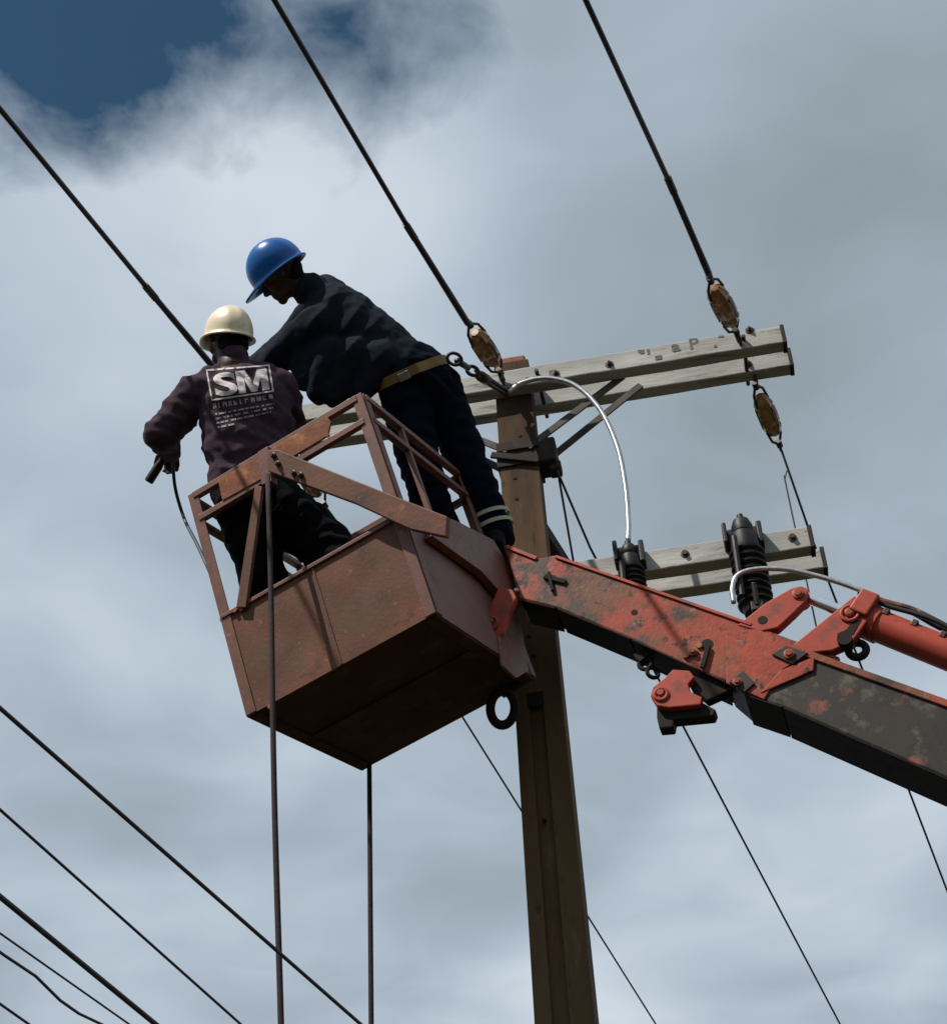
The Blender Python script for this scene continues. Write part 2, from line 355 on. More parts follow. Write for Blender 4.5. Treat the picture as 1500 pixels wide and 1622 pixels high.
# worn lettering on the near arm
def text_mesh(name, body, P, xd, yd, size, m, parent, thick=.0012, bold=0, squeeze=1.0):
    cu = bpy.data.curves.new(name, 'FONT'); cu.body = body; cu.size = size; cu.align_x = 'CENTER'; cu.align_y = 'CENTER'; cu.extrude = thick; cu.offset = bold; cu.resolution_u = 3
    t = bpy.data.objects.new(name, cu); C.objects.link(t); dg = bpy.context.evaluated_depsgraph_get()
    me = bpy.data.meshes.new_from_object(t.evaluated_get(dg)); bpy.data.objects.remove(t)
    xd, yd = V(xd).normalized(), V(yd).normalized(); zd = xd.cross(yd)
    for v in me.vertices: c = v.co.copy(); v.co = P + xd * c.x * squeeze + yd * c.y + zd * c.z
    me.materials.clear(); return mesh_obj(name, me, m, parent)
text_mesh('painted_letter', 'a', on_armN(1070, 549, .001), ad, Z, .10, 'marking_dark', armN, bold=.002)
text_mesh('painted_letter', 'P', on_armN(1099, 545, .001), ad, Z, .10, 'marking_dark', armN, bold=.002)
for (x, y, w, h) in ((1017, 557, .012, .016), (1027, 557, .008, .02), (1043, 566, .02, .016), (1142, 533, .016, .008), (1190, 522, .02, .008), (1133, 548, .008, .01), (875, 590, .02, .02), (835, 600, .01, .012), (1012, 556, .006, .012)):
    p = on_armN(x, y, .0005); obj('paint_mark', MB().box(p, (ad, an, Z), (w / 1.2, .0008, h / 1.2)), 'marking_dark', armN)
# braces
def brace(q0, q1, w=.038, name='brace'): return obj(name, MB().bar(q0, q1, .012, w, an) if False else MB().bar(q0, q1, .010, w, an), 'brace_steel', pole, bevel=.002)
bN = axis + an * (hdt + .008)
bF = axis - an * (hdt + .008)
zbr = on_pole(850, 708).z
for sgn in (1, -1):
    brace(bN + ad * sgn * .05 + Z * zbr, cN + ad * sgn * .55 - an * (HD + .006) - Z * HH * .6)
    brace(bF + ad * sgn * .05 + Z * (zbr - .02), cF + ad * sgn * .60 + an * (HD + .006) - Z * HH * .6)
    zb2 = zs2 - .42
    if False: brace(bN + an * .01 + ad * sgn * .05 + Z * zb2, cN2 + ad * sgn * .5 - an * (HD + .006) - Z * HH * .6)
# steel pole band with a clamp block and eye
zb = on_pole(830, 712).z
for k, zq in enumerate((zb + .03, zb - .07)):
    hw, hd = pole_sec(zq); m = MB(); c = V((AX.x, AX.y, zq)); e = .012
    for (s, t) in ((1, 0), (-1, 0)): m.box(c + an * s * (hd + e / 2), (ad, an, Z), (hw + e, e / 2, .028))
    for s in (1, -1): m.box(c + ad * s * (hw + e / 2), (an, ad, Z), (hd - .0005, e / 2, .0279))
    obj('pole_band', m, 'arm_steel', pole, bevel=.002)
ck = V((AX.x, AX.y, zb - .02)) + ad * (pole_sec(zb)[0] + .045) + an * .01
obj('clamp_block', MB().box(ck, (ad, an, Z), (.045, .07, .075)).box(ck + ad * .03 - Z * .08, (ad, an, Z), (.030, .04, .03)), 'arm_steel', pole, bevel=.012)
m = MB(); c = V((AX.x, AX.y, zb - .02)) + an * (pole_sec(zb)[1] + .02)
m.bar(c - ad * .13 + Z * .0, c + ad * .10 - Z * .08, .014, .035, an)
obj('tie_strap', m, 'arm_steel', pole, bevel=.003)
# angle-iron arm running away from the pole, below
m = MB(); p0 = V((AX.x, AX.y, on_pole(860, 792).z)) + ad * .03; p1 = p0 + LINE * .62
m.bar(p0, p1, .05, .075, ad); obj('stay_beam', m, 'arm_steel', pole, bevel=.004)
stay_end = p1
# cap block at the top
obj('pole_cap', MB().box(axis + Z * (ptop + .012), (ad, an, Z), (.074, .066, .03)), 'rust', pole, bevel=.012)

# ---------------------------------------------------------------- strain insulators and conductors
PN = LINE.cross(Z).normalized()
def pathw(S0, pts): return [on_plane(x, y, S0, PN) for x, y in pts]
FWD_ = W @ V((0, 0, 1))
def insulator(p, q, label, rad=.047):
    p, q = V(p), V(q); d = (q - p).normalized(); l = (q - p).length
    e = empty('strain_insulator', p, label, 'insulator', 'brown strain insulators')
    prof = [(0, rad * .42), (l * .03, rad * .62), (l * .10, rad * .82), (l * .18, rad * 1.0), (l * .24, rad * 1.06), (l * .27, rad * .97), (l * .30, rad * .97), (l * .33, rad * 1.08), (l * .50, rad * 1.10), (l * .67, rad * 1.08), (l * .70, rad * .97), (l * .73, rad * .97), (l * .76, rad * 1.06), (l * .84, rad * .98), (l * .92, rad * .78), (l * .97, rad * .6), (l, rad * .4)]
    obj('body', MB().lathe(p, d, prof, 32, lambda a, t: .075 * math.cos(8 * a)), 'porcelain', e, smooth='auto')
    for k in range(3):
        dk = -FWD_ + d * FWD_.dot(d); dk = (Matrix.Rotation(k * 2.1 - .5, 3, d) @ dk).normalized(); sdk = d.cross(dk); c_ = p + d * l * .5 + dk * rad * 1.02
        obj('wire_slot', MB().prism([c_ - d * l * .26, c_ - d * l * .10 + sdk * rad * .22, c_ + d * l * .10 + sdk * rad * .22, c_ + d * l * .26, c_ + d * l * .10 - sdk * rad * .22, c_ - d * l * .10 - sdk * rad * .22], dk * rad * .12), 'slot_brown', e)
    for (s, w) in ((p, -1), (q, 1)):
        k = d.orthogonal().normalized(); m = MB()
        m.tube([s - d * w * .05 + k * rad * 1.02, s + d * w * .02 + k * rad * .8, s + d * w * .06 + k * .008], .007, 8); m.tube([s - d * w * .05 - k * rad * 1.02, s + d * w * .02 - k * rad * .8, s + d * w * .06 - k * .008], .007, 8)
        m.tube([s + d * w * .045, s + d * w * .085], .016, 10); obj('clevis', m, 'steel_dark', e, smooth='auto')
    return e
def wire(name, pts, rad, label, m='wire', cat='wire', group=None, parent=None, seg=8):
    o = obj(name, MB().tube(pts, rad, seg), m, parent, smooth=True); return tag(o, label, cat, group)
GW = 'conductors dead-ended on the near side'
def near_phase(S0, ins, px, thick_to, label_i, label_w, far=24):
    P = pathw(S0, px); s, e = pathw(S0, ins)
    insulator(e, s, label_i)
    w = empty('line_conductor', P[0], label_w, 'wire', GW)
    d0 = (S0 - s).normalized()
    obj('shackle', MB().tube([s + (s - e).normalized() * .05, S0], .014, 8).torus(S0 + an * .012, ad, .022, .007, 16, 8), 'steel_dark', w, smooth=True)
    start = e + (e - s).normalized() * .07
    T = pathw(S0, thick_to); end = P[-1] + (P[-1] - T[-1]).normalized() * far
    end.z -= .3
    pts = [start] + T; fine = []
    for i in range(len(pts) - 1):
        for k in range(8): fine.append(pts[i].lerp(pts[i + 1], k / 8))
    fine.append(pts[-1])
    obj('armour_rod', MB().tube(fine, [.0175 - .004 * i / len(fine) + .0015 * random.random() for i in range(len(fine))], 8), 'wire', w, smooth=True)
    tl = pts[-1]; obj('clamp', MB().tube([tl - (tl - pts[-2]).normalized() * .05, tl + (tl - pts[-2]).normalized() * .05], .0175, 8), 'wire', w, smooth='auto')
    obj('strand', MB().tube([pts[-1], P[-1], end], .0122, 8), 'wire', w, smooth=True)
S3 = on_armN(1172, 541, .012)
near_phase(S3, [(1160, 513), (1131, 455)], [(1060, 290), (928, 0)], [(1122, 432), (1062, 292)], 'brown ribbed insulator above the right end of the upper crossarm', 'black overhead conductor dead-ended on the right end of the upper crossarm')
S2 = on_armN(797, 604, .012)
near_phase(S2, [(784, 576), (752, 526)], [(648, 360), (435, 0)], [(741, 512), (650, 366)], 'brown ribbed insulator above the pole top behind the blue-helmeted worker', 'black overhead conductor running up from the pole top')
S1 = on_armN(412, 672, .012)
near_phase(S1, [(398, 654), (366, 614)], [(235, 457), (0, 172)], [(330, 572), (238, 462)], 'brown insulator hidden behind the white-helmeted worker', 'black overhead conductor ending behind the white-helmeted worker')
GF = 'thin conductors on the far side'
def far_phase(S0, ins, px, label_i, label_w, far=45, rad=.0062):
    w = empty('far_conductor', S0, label_w, 'wire', GF)
    if ins:
        s, e = pathw(S0, ins); insulator(s, e, label_i, .044)
        obj('shackle', MB().tube([S0, s + (s - e).normalized() * .06], .014, 8).torus(S0, ad, .026, .008, 16, 8), 'steel_dark', w, smooth=True)
        st = e + (e - s).normalized() * .085
    else: st = S0
    P = pathw(S0, px); end = P[-1] + (P[-1] - P[0]).normalized() * far
    obj('eye', MB().torus(st, ad, .020, .007, 18, 8), 'steel_dark', w, smooth=True)
    obj('strand', MB().tube([st + (P[0] - st).normalized() * .02] + P + [end], rad, 8), 'wire_thin', w, smooth=True)
    return st, P
SF3 = cF - Z * (HH + .012); SF3 = SF3 + ad * ((on_plane(1197, 603, SF3, an) - SF3).dot(ad)) - an * .02
st3, P3w = far_phase(SF3, [(1203, 626), (1228, 688)], [(1285, 850), (1433, 1235), (1500, 1411)], 'brown ribbed insulator hanging under the right end of the upper crossarm', 'thin conductor running down from the insulator under the right crossarm end')
SF2 = ck - Z * .11 + ad * .04
st2, P2w = far_phase(SF2, None, [(935, 868), (1078, 1143), (1330, 1622)], '', 'thin conductor running down from the clamp on the pole')
SF1 = cF - Z * (HH + .012); SF1 = SF1 + ad * ((on_plane(462, 712, SF1, an) - SF1).dot(ad)) - an * .02
far_phase(SF1, [(470, 728), (505, 785)], [(560, 862), (735, 1140), (1038, 1622)], 'brown insulator half hidden behind the front rail of the basket', 'thin conductor passing behind the basket and the pole')
# fittings on those conductors
for a, bq in ((P2w[0], 1),):
    w = tag(obj('line_guy', MB().tube([st2, stay_end + Z * .03], .006, 6), 'wire'), 'short black guy wire from pole clamp to the stay beam', 'wire')
m = MB().tube([st3, st3 - Z * .06 + ad * .002 - LINE * .0, st3 - Z * .10 - ad * .012], .004, 6)
q0 = on_plane(1247, 744, SF3, PN); q1 = V((q0.x, q0.y, zf2)); hz = (q0 - q1).length
m = MB().tube(smoothpath([q0, q0 - Z * .05 - ad * .018, q0 - Z * .12 - ad * .022, q1 - ad * .02 + Z * .02, q1 - ad * .02 - Z * .30]), .0042, 6)
tag(obj('drop_lead', m, 'wire'), 'thin dark lead dropping from right insulator past the lower crossarm', 'wire')

# low-voltage wires on the pole's line, attached to the pole below the picture
for (x0, y0, x1, y1, px_, lab) in ((0, 1122, 570, 1622, 6.5, 'highest black cable crossing the lower left sky behind the rope'), (0, 1283, 380, 1622, 4.6, 'second black cable from the top in the lower left'), (0, 1421, 245, 1622, 9, 'thickest black cable in the lower left corner'),
                                  (0, 1479, 203, 1622, 3.4, 'thin cable just below the thickest one in the lower left'), (0, 1509, 150, 1622, 5, 'twisted black cable second from the bottom in the lower left'), (0, 1591, 44, 1622, 4.4, 'short black cable cutting the bottom left corner')):
    P0_ = axis + an * 0
    a, bq = on_plane(x0, y0, P0_ - ad * .12, PN), on_plane(x1, y1, P0_ - ad * .12, PN); dv = (bq - a).normalized(); dep = (W.transposed() @ (a - CAM)).z
    rr = px_ / 2 / F * ((W.transposed() @ ((a + bq) / 2 - CAM)).z); L_ = (bq - a).length; pts = []
    tp = (axis - a).dot(LINE) / dv.dot(LINE)
    for k in range(61): t = -14 + (tp + 14) * k / 60; pts.append(a + dv * t)
    if 'twisted' in lab:
        pts = [pp + (Z * math.sin(i * 1.9) + ad * math.cos(i * 2.3)) * .010 for i, pp in enumerate(smoothpath(pts, 3))]
    tag(obj('low_voltage_cable', MB().tube(pts, rr, 6), 'wire', smooth=True), lab, 'cable', 'low-voltage cables in the lower left')

# fuse cutouts and arresters on the lower arm
def cutout(x, y, label, k=1.0):
    b0 = on_armN2(x, y, .0); e = empty('fuse_cutout', b0, label, 'fuse cutout', 'black cutouts on the lower crossarm')
    c = b0 + an * .075 * k
    obj('bracket', MB().box(b0 + an * .012, (ad, an, Z), (.075 * k, .012, .10)).box(b0 + an * .03 + ad * .080 * k + Z * .03, (ad, an, Z), (.012, .04, .06)).box(b0 + an * .03 - ad * .085 * k + Z * .045, (ad, an, Z), (.010, .05, .055)), 'black_polymer', e, bevel=.006)
    top = c + Z * .025 * k; prof = [(0, .03 * k), (.01, .062 * k), (.09 * k, .070 * k)]; L_ = .50 * k; n = 8
    for i in range(n):
        t = (.11 + .34 * i / n) * k; prof += [(t, .066 * k), (t + .014 * k, .086 * k), (t + .022 * k, .084 * k), (t + .032 * k, .066 * k)]
    prof += [(L_ - .02, .06 * k), (L_, .03 * k)]
    obj('ribbed_body', MB().lathe(top, -Z, prof, 24), 'black_polymer', e, smooth='auto')
    obj('cap', MB().lathe(top - Z * .005, Z, [(0, .034 * k), (.012, .048 * k), (.05 * k, .052 * k), (.085 * k, .040 * k), (.095 * k, .016), (.125 * k, .014), (.13 * k, .004)], 18), 'black_polymer', e, smooth='auto')
    obj('hinge', MB().box(top - Z * L_ + an * .035, (ad, an, Z), (.026, .06, .022)).tube([top - Z * L_ + an * .09, top - Z * (L_ - .10) + an * .115], .012, 8), 'steel_dark', e, bevel=.003)
    obj('fuse_tube', MB().tube([top - Z * (L_ - .06) + an * .10 * k - ad * .06 * k, top - Z * .08 + an * .10 * k - ad * .05 * k], .014, 10), 'black_polymer', e, smooth='auto')
    return top
tR = cutout(1180, 868, 'large black ribbed cutout on the right of the lower crossarm', .92)
tL = cutout(1000, 897, 'black cutout half hidden behind the boom, under the curved cable', .70)
j0 = on_armN(805, 622, .03); pe = tL + Z * .11; dpt = lambda t: j0.lerp(pe, t)
def jp(x, y, t): return on_plane(x, y, dpt(t), an)
tag(obj('jumper_cable', MB().tube(smoothpath([j0, jp(828, 606, .1), jp(868, 599, .2), jp(912, 611, .3), jp(950, 648, .45), jp(977, 705, .6), jp(990, 765, .75), jp(995, 820, .9), jp(995, 858, 1)], 8), .0125, 10), 'alu_cable', smooth=True), 'bright curved jumper cable arching from the pole top to the lower crossarm', 'cable', 'aluminium jumper cables')
k0 = tR - Z * .30 + an * .09 - ad * .05; kz = lambda x, y: on_plane(x, y, k0 + an * .02, an)
tag(obj('jumper_cable', MB().tube(smoothpath([kz(1162, 955), kz(1160, 932), kz(1168, 912), kz(1195, 902), kz(1245, 902), kz(1300, 914), kz(1350, 930), kz(1385, 945)], 8), .0115, 10), 'alu_cable', smooth=True), 'bright jumper cable arching right from the ribbed cutout behind the cylinder', 'cable', 'aluminium jumper cables')
# end bolts on the lower arm
for x, y in ((1255, 852), (1085, 878)):
    p = on_armN2(x, y); obj('bolt', MB().lathe(p, an, [(0, .02), (.004, .02), (.005, .012), (.018, .012)], 10), 'steel_dark', armN2)

# ---------------------------------------------------------------- aerial lift: basket
RB = Matrix(((.86680, .43308, -.24719), (-.47379, .86984, -.13744), (.15550, .23625, .95917)))
TB = V((-.92462, 5.77230, 5.50585)); LA, LB, LC = .876, .878, 1.08
E1, E2, E3 = [V((RB[0][i], RB[1][i], RB[2][i])).normalized() for i in range(3)]
def bk(i, j, k): return TB + E1 * (i * LA) + E2 * (j * LB) + E3 * (k * LC)
def on_bk(x, y, j=0.0): return on_plane(x, y, bk(0, j, 0), E2)
HP = .425
BX = V((4.6, 4.4, 0))                                         # foot of the lift, right of the picture
lift = empty('aerial_lift', BX, 'rusty red crane boom holding a brown steel work basket up by the pole', 'aerial lift')
floor = obj('basket', MB().box(bk(.5, .5, .005), (E1, E2, E3), (LA / 2 - .006, LB / 2 - .006, .006)), 'under_shade', lift)
def bpart(name, mb, m='rail_paint', bevel=.003, **k): return obj(name, mb, m, floor, bevel=bevel, **k)
T = .004
# sheet panels (front in two sheets with an open seam)
def sheet(name, i0, i1, j0_, j1, m, hp=HP):
    n, q = 16, 9; mb = MB(); nv = E2 if j0_ == j1 else E1
    for side in (-1, 1):
        for a in range(n + 1):
            for c in range(q + 1):
                p = bk(i0 + (i1 - i0) * a / n, j0_ + (j1 - j0_) * a / n, hp * c / q); edge = min(1, 3 * min(a / n, 1 - a / n, c / q, 1 - c / q))
                mb.v.append(p + nv * (T * side + edge * (.011 * noise.noise(p * 4.2) + .005 * noise.noise(p * 11))))
    o = (n + 1) * (q + 1); ix = lambda s_, a, c: s_ * o + a * (q + 1) + c
    for s_ in (0, 1):
        for a in range(n):
            for c in range(q): mb.f.append((ix(s_, a, c), ix(s_, a + 1, c), ix(s_, a + 1, c + 1), ix(s_, a, c + 1)))
    for a in range(n):
        for c in (0, q): mb.f.append((ix(0, a, c), ix(0, a + 1, c), ix(1, a + 1, c), ix(1, a, c)))
    for c in range(q):
        for a in (0, n): mb.f.append((ix(0, a, c), ix(0, a, c + 1), ix(1, a, c + 1), ix(1, a, c)))
    return bpart(name, mb, m, 0, smooth='auto')
sheet('panel', .004, .508, 0, 0, 'basket_paint'); sheet('panel', .512, .996, 0, 0, 'basket_paint')
sheet('panel', 1, 1, .006, .994, 'basket_side'); sheet('panel', .004, .996, 1, 1, 'basket_paint'); sheet('panel', 0, 0, .006, .994, 'basket_paint')
# stiffening ridge beside the seam and rims on the panel tops
bpart('seam_strip', MB().bar(bk(.51, -.003, .0), bk(.51, -.003, HP), .012, .010, E2), 'basket_paint', .002)
for a, c in (((0, 0), (1, 0)), ((1, 1), (0, 1)), ((0, 1), (0, 0)), ((1, 0), (1, 1))):
    bpart('panel_rim', MB().bar(bk(a[0], a[1], HP), bk(c[0], c[1], HP), .03 if a != (1, 1) else .05, .018, E3.cross(bk(c[0], c[1], 0) - bk(a[0], a[1], 0))), 'rail_paint')
# floor members
for t in (.03, .97): bpart('floor_beam', MB().bar(bk(t, .012, -.006), bk(t, .988, -.006), .05, .010, E1), 'under_shade')
bpart('floor_beam', MB().bar(bk(.06, .46, -.005), bk(.94, .46, -.005), .05, .009, E2), 'under_shade')
# deck the men stand on
bpart('deck', MB().box(bk(.40, .48, .055), (E1, E2, E3), (.32, .36, .05)), 'steel_dark')
# corner posts (angle iron)
for (i, j) in ((0, 0), (1, 0), (1, 1), (0, 1)):
    si, sj = (1 if i == 0 else -1), (1 if j == 0 else -1); m = MB(); c0, c1 = bk(i, j, 0), bk(i, j, 1)
    o1 = E1 * si * .018 - E2 * sj * .006; o2 = E2 * sj * .018 - E1 * si * .006
    m.box((c0 + c1) / 2 + o1, (E1, E2, E3), (.024, .004, LC / 2)); m.box((c0 + c1) / 2 + o2 + E2 * sj * .006, (E1, E2, E3), (.004, .022, LC / 2 - .001))
    bpart('corner_post', m)
# rails
def rail(a, c, k, w=.036, h=.036, name='rail'):
    n = E3.cross(bk(*c, 0) - bk(*a, 0)).normalized(); return bpart(name, MB().bar(bk(*a, k), bk(*c, k), w, h, n), 'rail_paint')
for a, c in (((.022, 0), (.978, 0)), ((1, .022), (1, .978)), ((.978, 1), (.022, 1)), ((0, .978), (0, .022))):
    rail(a, c, .985, .03, .030); rail(a, c, .875, .03, .028)
rail((.022, 1), (.978, 1), .66, .024, .024)
for a in ((1, .36), (.70, 1), (0, .5)):
    bpart('stanchion', MB().bar(bk(*a, HP + .01), bk(*a, .985), .024, .024, E1))
for a in ((1, .60), (1, .86)): bpart('rung', MB().bar(bk(a[0], a[1] - .12, .56), bk(a[0], a[1] + .12, .63), .02, .03, E1))
# plates between the two front rails, rusted
def fplate(px, m, j=-.02, t=.010, name='rail_plate', par=None, bev=.002):
    P = [on_bk(x, y, j) for x, y in px]; return bpart(name, MB().prism(P, E2 * t), m, bev)
fplate([(345, 760), (412, 721), (417, 757), (352, 793)], 'rust', -.022)
fplate([(418, 716), (517, 659), (524, 668), (519, 690), (425, 746)], 'rust', -.022)
# narrow brace and heavy plate brace
fplate([(404, 768), (415, 771), (389, 962), (374, 962)], 'basket_paint', -.03, .02, 'brace_bar')
BR = [(424, 712), (440, 712), (600, 776), (708, 818), (706, 850), (650, 838), (560, 796), (424, 746)]
fplate(BR, 'basket_paint', -.075, .03, 'brace_plate', bev=.004)
fplate([(408, 716), (424, 706), (430, 762), (414, 768)], 'rail_paint', -.05, .05, 'brace_collar')
for (x, y) in ((434, 722), (441, 735), (466, 750), (477, 753)):
    p = on_bk(x, y, -.077); bpart('bolt', MB().lathe(p, -E2, [(0, .012), (.010, .012), (.012, .007), (.02, .007)], 10), 'steel_dark', 0)
for (x, y) in ((373, 968), (383, 966), (520, 690), (428, 1120)):
    p = on_bk(x, y, -.012); bpart('bolt', MB().lathe(p, -E2, [(0, .009), (.008, .009)], 8), 'rust', 0)
# scraped paint spot on the left sheet
# side plate: from the bend round to the boom head, along the right face
def on_side(x, y, out=.06): return on_plane(x, y, bk(1, 0, 0) + E1 * out, E1)
P = [on_side(x, y, .05) for x, y in ((703, 818), (722, 824), (782, 855), (812, 905), (820, 938), (800, 946), (763, 905), (684, 848), (690, 830))]
bpart('side_plate', MB().prism(P, -E1 * .035), 'rail_paint', .003)
# clevis with eye below the boom head
P = [on_side(x, y, .075) for x, y in ((786, 930), (812, 936), (806, 970), (800, 1008), (786, 1012), (768, 1010), (763, 988), (770, 966))]
P = [on_side(x, y, .012) for x, y in ((798, 962), (822, 965), (838, 1062), (818, 1074), (796, 1054), (790, 1010))]
bpart('mount_plate', MB().prism(P, -E1 * .012), 'rail_paint', .003)
# towing ring
rc = on_plane(796, 1122, bk(1, 1, 0), V((0, 1, 0)))
bpart('hook_ring', MB().torus(rc, V((.25, -.8, -.45)), .052, .020, 32, 12, 1.35, Z), 'grime_shade', 0, smooth=True)
bpart('ring_shackle', MB().tube([rc + Z * .07, bk(.97, .97, .0)], .02, 8), 'grime_shade', 0, smooth=True)

# ---------------------------------------------------------------- boom
HD0 = V((.14, 6.00, 0)); BD = V((math.cos(math.radians(-14)), math.sin(math.radians(-14)), 0)); BN = V((BD.y, -BD.x, 0))
if BN.y > 0: BN = -BN
def on_bm(x, y, out=0.0): return on_plane(x, y, HD0 + BN * out, BN)
def bplate(name, px, out, thick, m, par, bev=.004): return obj(name, MB().prism([on_bm(x, y, out) for x, y in px], -BN * thick), m, par, bevel=bev)
inner = bplate('inner_boom', [(798, 862), (852, 884), (878, 879), (1180, 985), (1330, 1040), (1330, 1140), (1180, 1090), (1100, 1060), (1000, 1012), (880, 962), (822, 948), (812, 905)], 0, .17, 'boom_red', lift, .008)
obj('top_flange', MB().bar(on_bm(802, 866, .003), on_bm(850, 885, .003), .012, .018, BN), 'bright_red', inner, bevel=.002)
obj('top_flange', MB().bar(on_bm(880, 882, .003), on_bm(1190, 990, .003), .012, .014, BN), 'bright_red', inner, bevel=.002)
OB = [(1160, 1005), (1230, 1012), (1300, 1040), (1500, 1112), (1850, 1238), (1850, 1385), (1500, 1232), (1240, 1120), (1180, 1100), (1150, 1075)]
outer = bplate('outer_boom', OB, .022, .215, 'boom_dark', lift, .008)
obj('top_flange', MB().bar(on_bm(1270, 1033, .026), on_bm(1850, 1240, .026), .014, .03, BN), 'boom_red', outer, bevel=.003)
bplate('collar_plate', [(1150, 1000), (1200, 996), (1285, 1034), (1240, 1060), (1210, 1108), (1150, 1082)], .030, .012, 'boom_red', outer, .003)
bplate('collar_gusset', [(1236, 1062), (1290, 1040), (1288, 1062), (1204, 1098)], .034, .008, 'boom_red', outer, .003)
P_ = on_bm(1240, 1036, .034)
bplate('wear_pad', [(1222, 1036), (1244, 1022), (1280, 1034), (1256, 1052)], .040, .010, 'boom_dark', outer, .003)
bplate('wear_pad', [(1154, 1080), (1176, 1062), (1196, 1082), (1180, 1096)], .040, .010, 'boom_dark', outer, .003)
for (x, y, rr) in ((1250, 1037, .022), (1168, 1081, .018)):
    obj('pad_bolt', MB().lathe(on_bm(x, y, .04), BN, [(0, rr), (.008, rr), (.010, rr * .6), (.018, rr * .6)], 14), 'boom_red', outer)
CP = [(790, 928), (812, 934), (818, 946), (806, 972), (797, 1000), (788, 1010), (774, 1012), (764, 1002), (762, 988), (768, 974), (776, 960)]
cvp = bplate('clevis_plate', CP, .16, .035, 'bright_red', lift, .006)
obj('pivot_eye', MB().torus(on_bm(777, 988, .162), BN, .030, .009, 24, 8), 'bright_red', cvp, smooth=True)
obj('pivot_pin', MB().lathe(on_bm(777, 988, .15), BN, [(0, .016), (.02, .016), (.026, .010)], 14), 'rust', cvp)
def under(name, a, b_, out, wid, par):                       # thin black sheet under a boom box, standing in for its shade
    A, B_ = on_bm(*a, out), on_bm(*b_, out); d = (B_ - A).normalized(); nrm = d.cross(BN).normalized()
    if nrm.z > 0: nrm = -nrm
    obj(name, MB().prism([A + BN * .004, B_ + BN * .004, B_ - BN * (wid + .004), A - BN * (wid + .004)], nrm * .007), 'grime_shade', par, bevel=.003)
under('bottom_shade', (826, 950), (880, 963), 0, .17, inner); under('bottom_shade', (884, 964), (1000, 1012), 0, .17, inner); under('bottom_shade', (1002, 1013), (1150, 1080), 0, .17, inner)
under('bottom_shade', (1180, 1100), (1240, 1120), .022, .215, outer); under('bottom_shade', (1242, 1121), (1850, 1385), .022, .215, outer)
# holes, pins and latch on the inner boom
for (x, y, rr) in ((1005, 971, .014), (1120, 1022, .026), (874, 920, .026)):
    obj('hole', MB().lathe(on_bm(x, y, -.004), BN, [(0, rr), (.0055, rr)], 16), 'grime_shade', inner)
obj('latch', MB().bar(on_bm(862, 913, .006), on_bm(896, 922, .006), .012, .022, BN).bar(on_bm(869, 906, .010), on_bm(875, 936, .010), .012, .014, BN), 'grime_shade', inner, bevel=.002)
obj('latch', MB().bar(on_bm(1122, 1022, .012), on_bm(1112, 1058, .012), .012, .016, BN), 'grime_shade', inner)
obj('bolt_cluster', MB().lathe(on_bm(1098, 1034, 0), BN, [(0, .02), (.012, .02), (.014, .012), (.022, .012)], 10).lathe(on_bm(1087, 1040, 0), BN, [(0, .014), (.012, .014)], 8).lathe(on_bm(1108, 1024, 0), BN, [(0, .013), (.01, .013)], 8), 'rust', inner)
obj('head_pin', MB().lathe(on_bm(819, 938, .0), BN, [(0, .012), (.016, .012), (.02, .008)], 12), 'steel', inner)
# lugs on top, rod and cylinder
lug1 = bplate('rod_lug', [(1168, 990), (1212, 955), (1252, 932), (1268, 928), (1279, 936), (1276, 952), (1258, 970), (1232, 994), (1205, 1000)], .005, .05, 'bright_red', lift, .005)
bplate('rod_lug', [(1168, 990), (1212, 955), (1252, 932), (1268, 928), (1279, 936), (1276, 952), (1258, 970), (1232, 994), (1205, 1000)], -.11, .04, 'bright_red', lift, .005)
obj('lug_hole', MB().lathe(on_bm(1208, 983, .002), BN, [(0, .020), (.0045, .020)], 16), 'grime_shade', lug1)
obj('pin', MB().lathe(on_bm(1264, 941, .005), BN, [(0, .024), (.008, .024), (.010, .014), (.016, .014)], 16), 'bright_red', lug1)
lug2 = bplate('cylinder_lug', [(1250, 1026), (1330, 962), (1352, 944), (1380, 950), (1376, 980), (1350, 1016), (1318, 1030), (1280, 1034)], .024, .05, 'bright_red', lift, .005)
bplate('cylinder_lug', [(1250, 1026), (1330, 962), (1352, 944), (1380, 950), (1376, 980), (1350, 1016), (1318, 1030), (1280, 1034)], -.12, .04, 'bright_red', lift, .005)
obj('pin', MB().torus(on_bm(1346, 972, .028), BN, .034, .008, 24, 8).lathe(on_bm(1346, 972, .02), BN, [(0, .02), (.014, .02), (.018, .012)], 16), 'bright_red', lug2)
obj('lug_slot', MB().prism([on_bm(x, y, .0245) for x, y in ((1352, 984), (1364, 982), (1352, 1004), (1330, 1014), (1326, 1004), (1340, 998))], BN * .002), 'grime_shade', lug2)
ya = -.045
c0, c1 = on_bm(1368, 982, ya), on_bm(1860, 1180, ya); cd_ = (c1 - c0).normalized()
cyl = obj('hydraulic_cylinder', MB().lathe(c0, cd_, [(0, .05), (.004, .072), (.07, .074), (.075, .066), (1.6, .066), (2.0, .066)], 28), 'bright_red', lift, smooth='auto')
obj('piston_rod', MB().tube([on_bm(1266, 942, ya), c0 + cd_ * .01], .024, 18), 'chrome', cyl, smooth='auto')
obj('rod_eye', MB().lathe(on_bm(1266, 942, ya + .03), -BN, [(0, .04), (.06, .04)], 18), 'bright_red', cyl)
obj('gland_block', MB().box(on_bm(1372, 968, ya + .02), (cd_, BN, cd_.cross(BN)), (.04, .07, .055)), 'bright_red', cyl, bevel=.008)
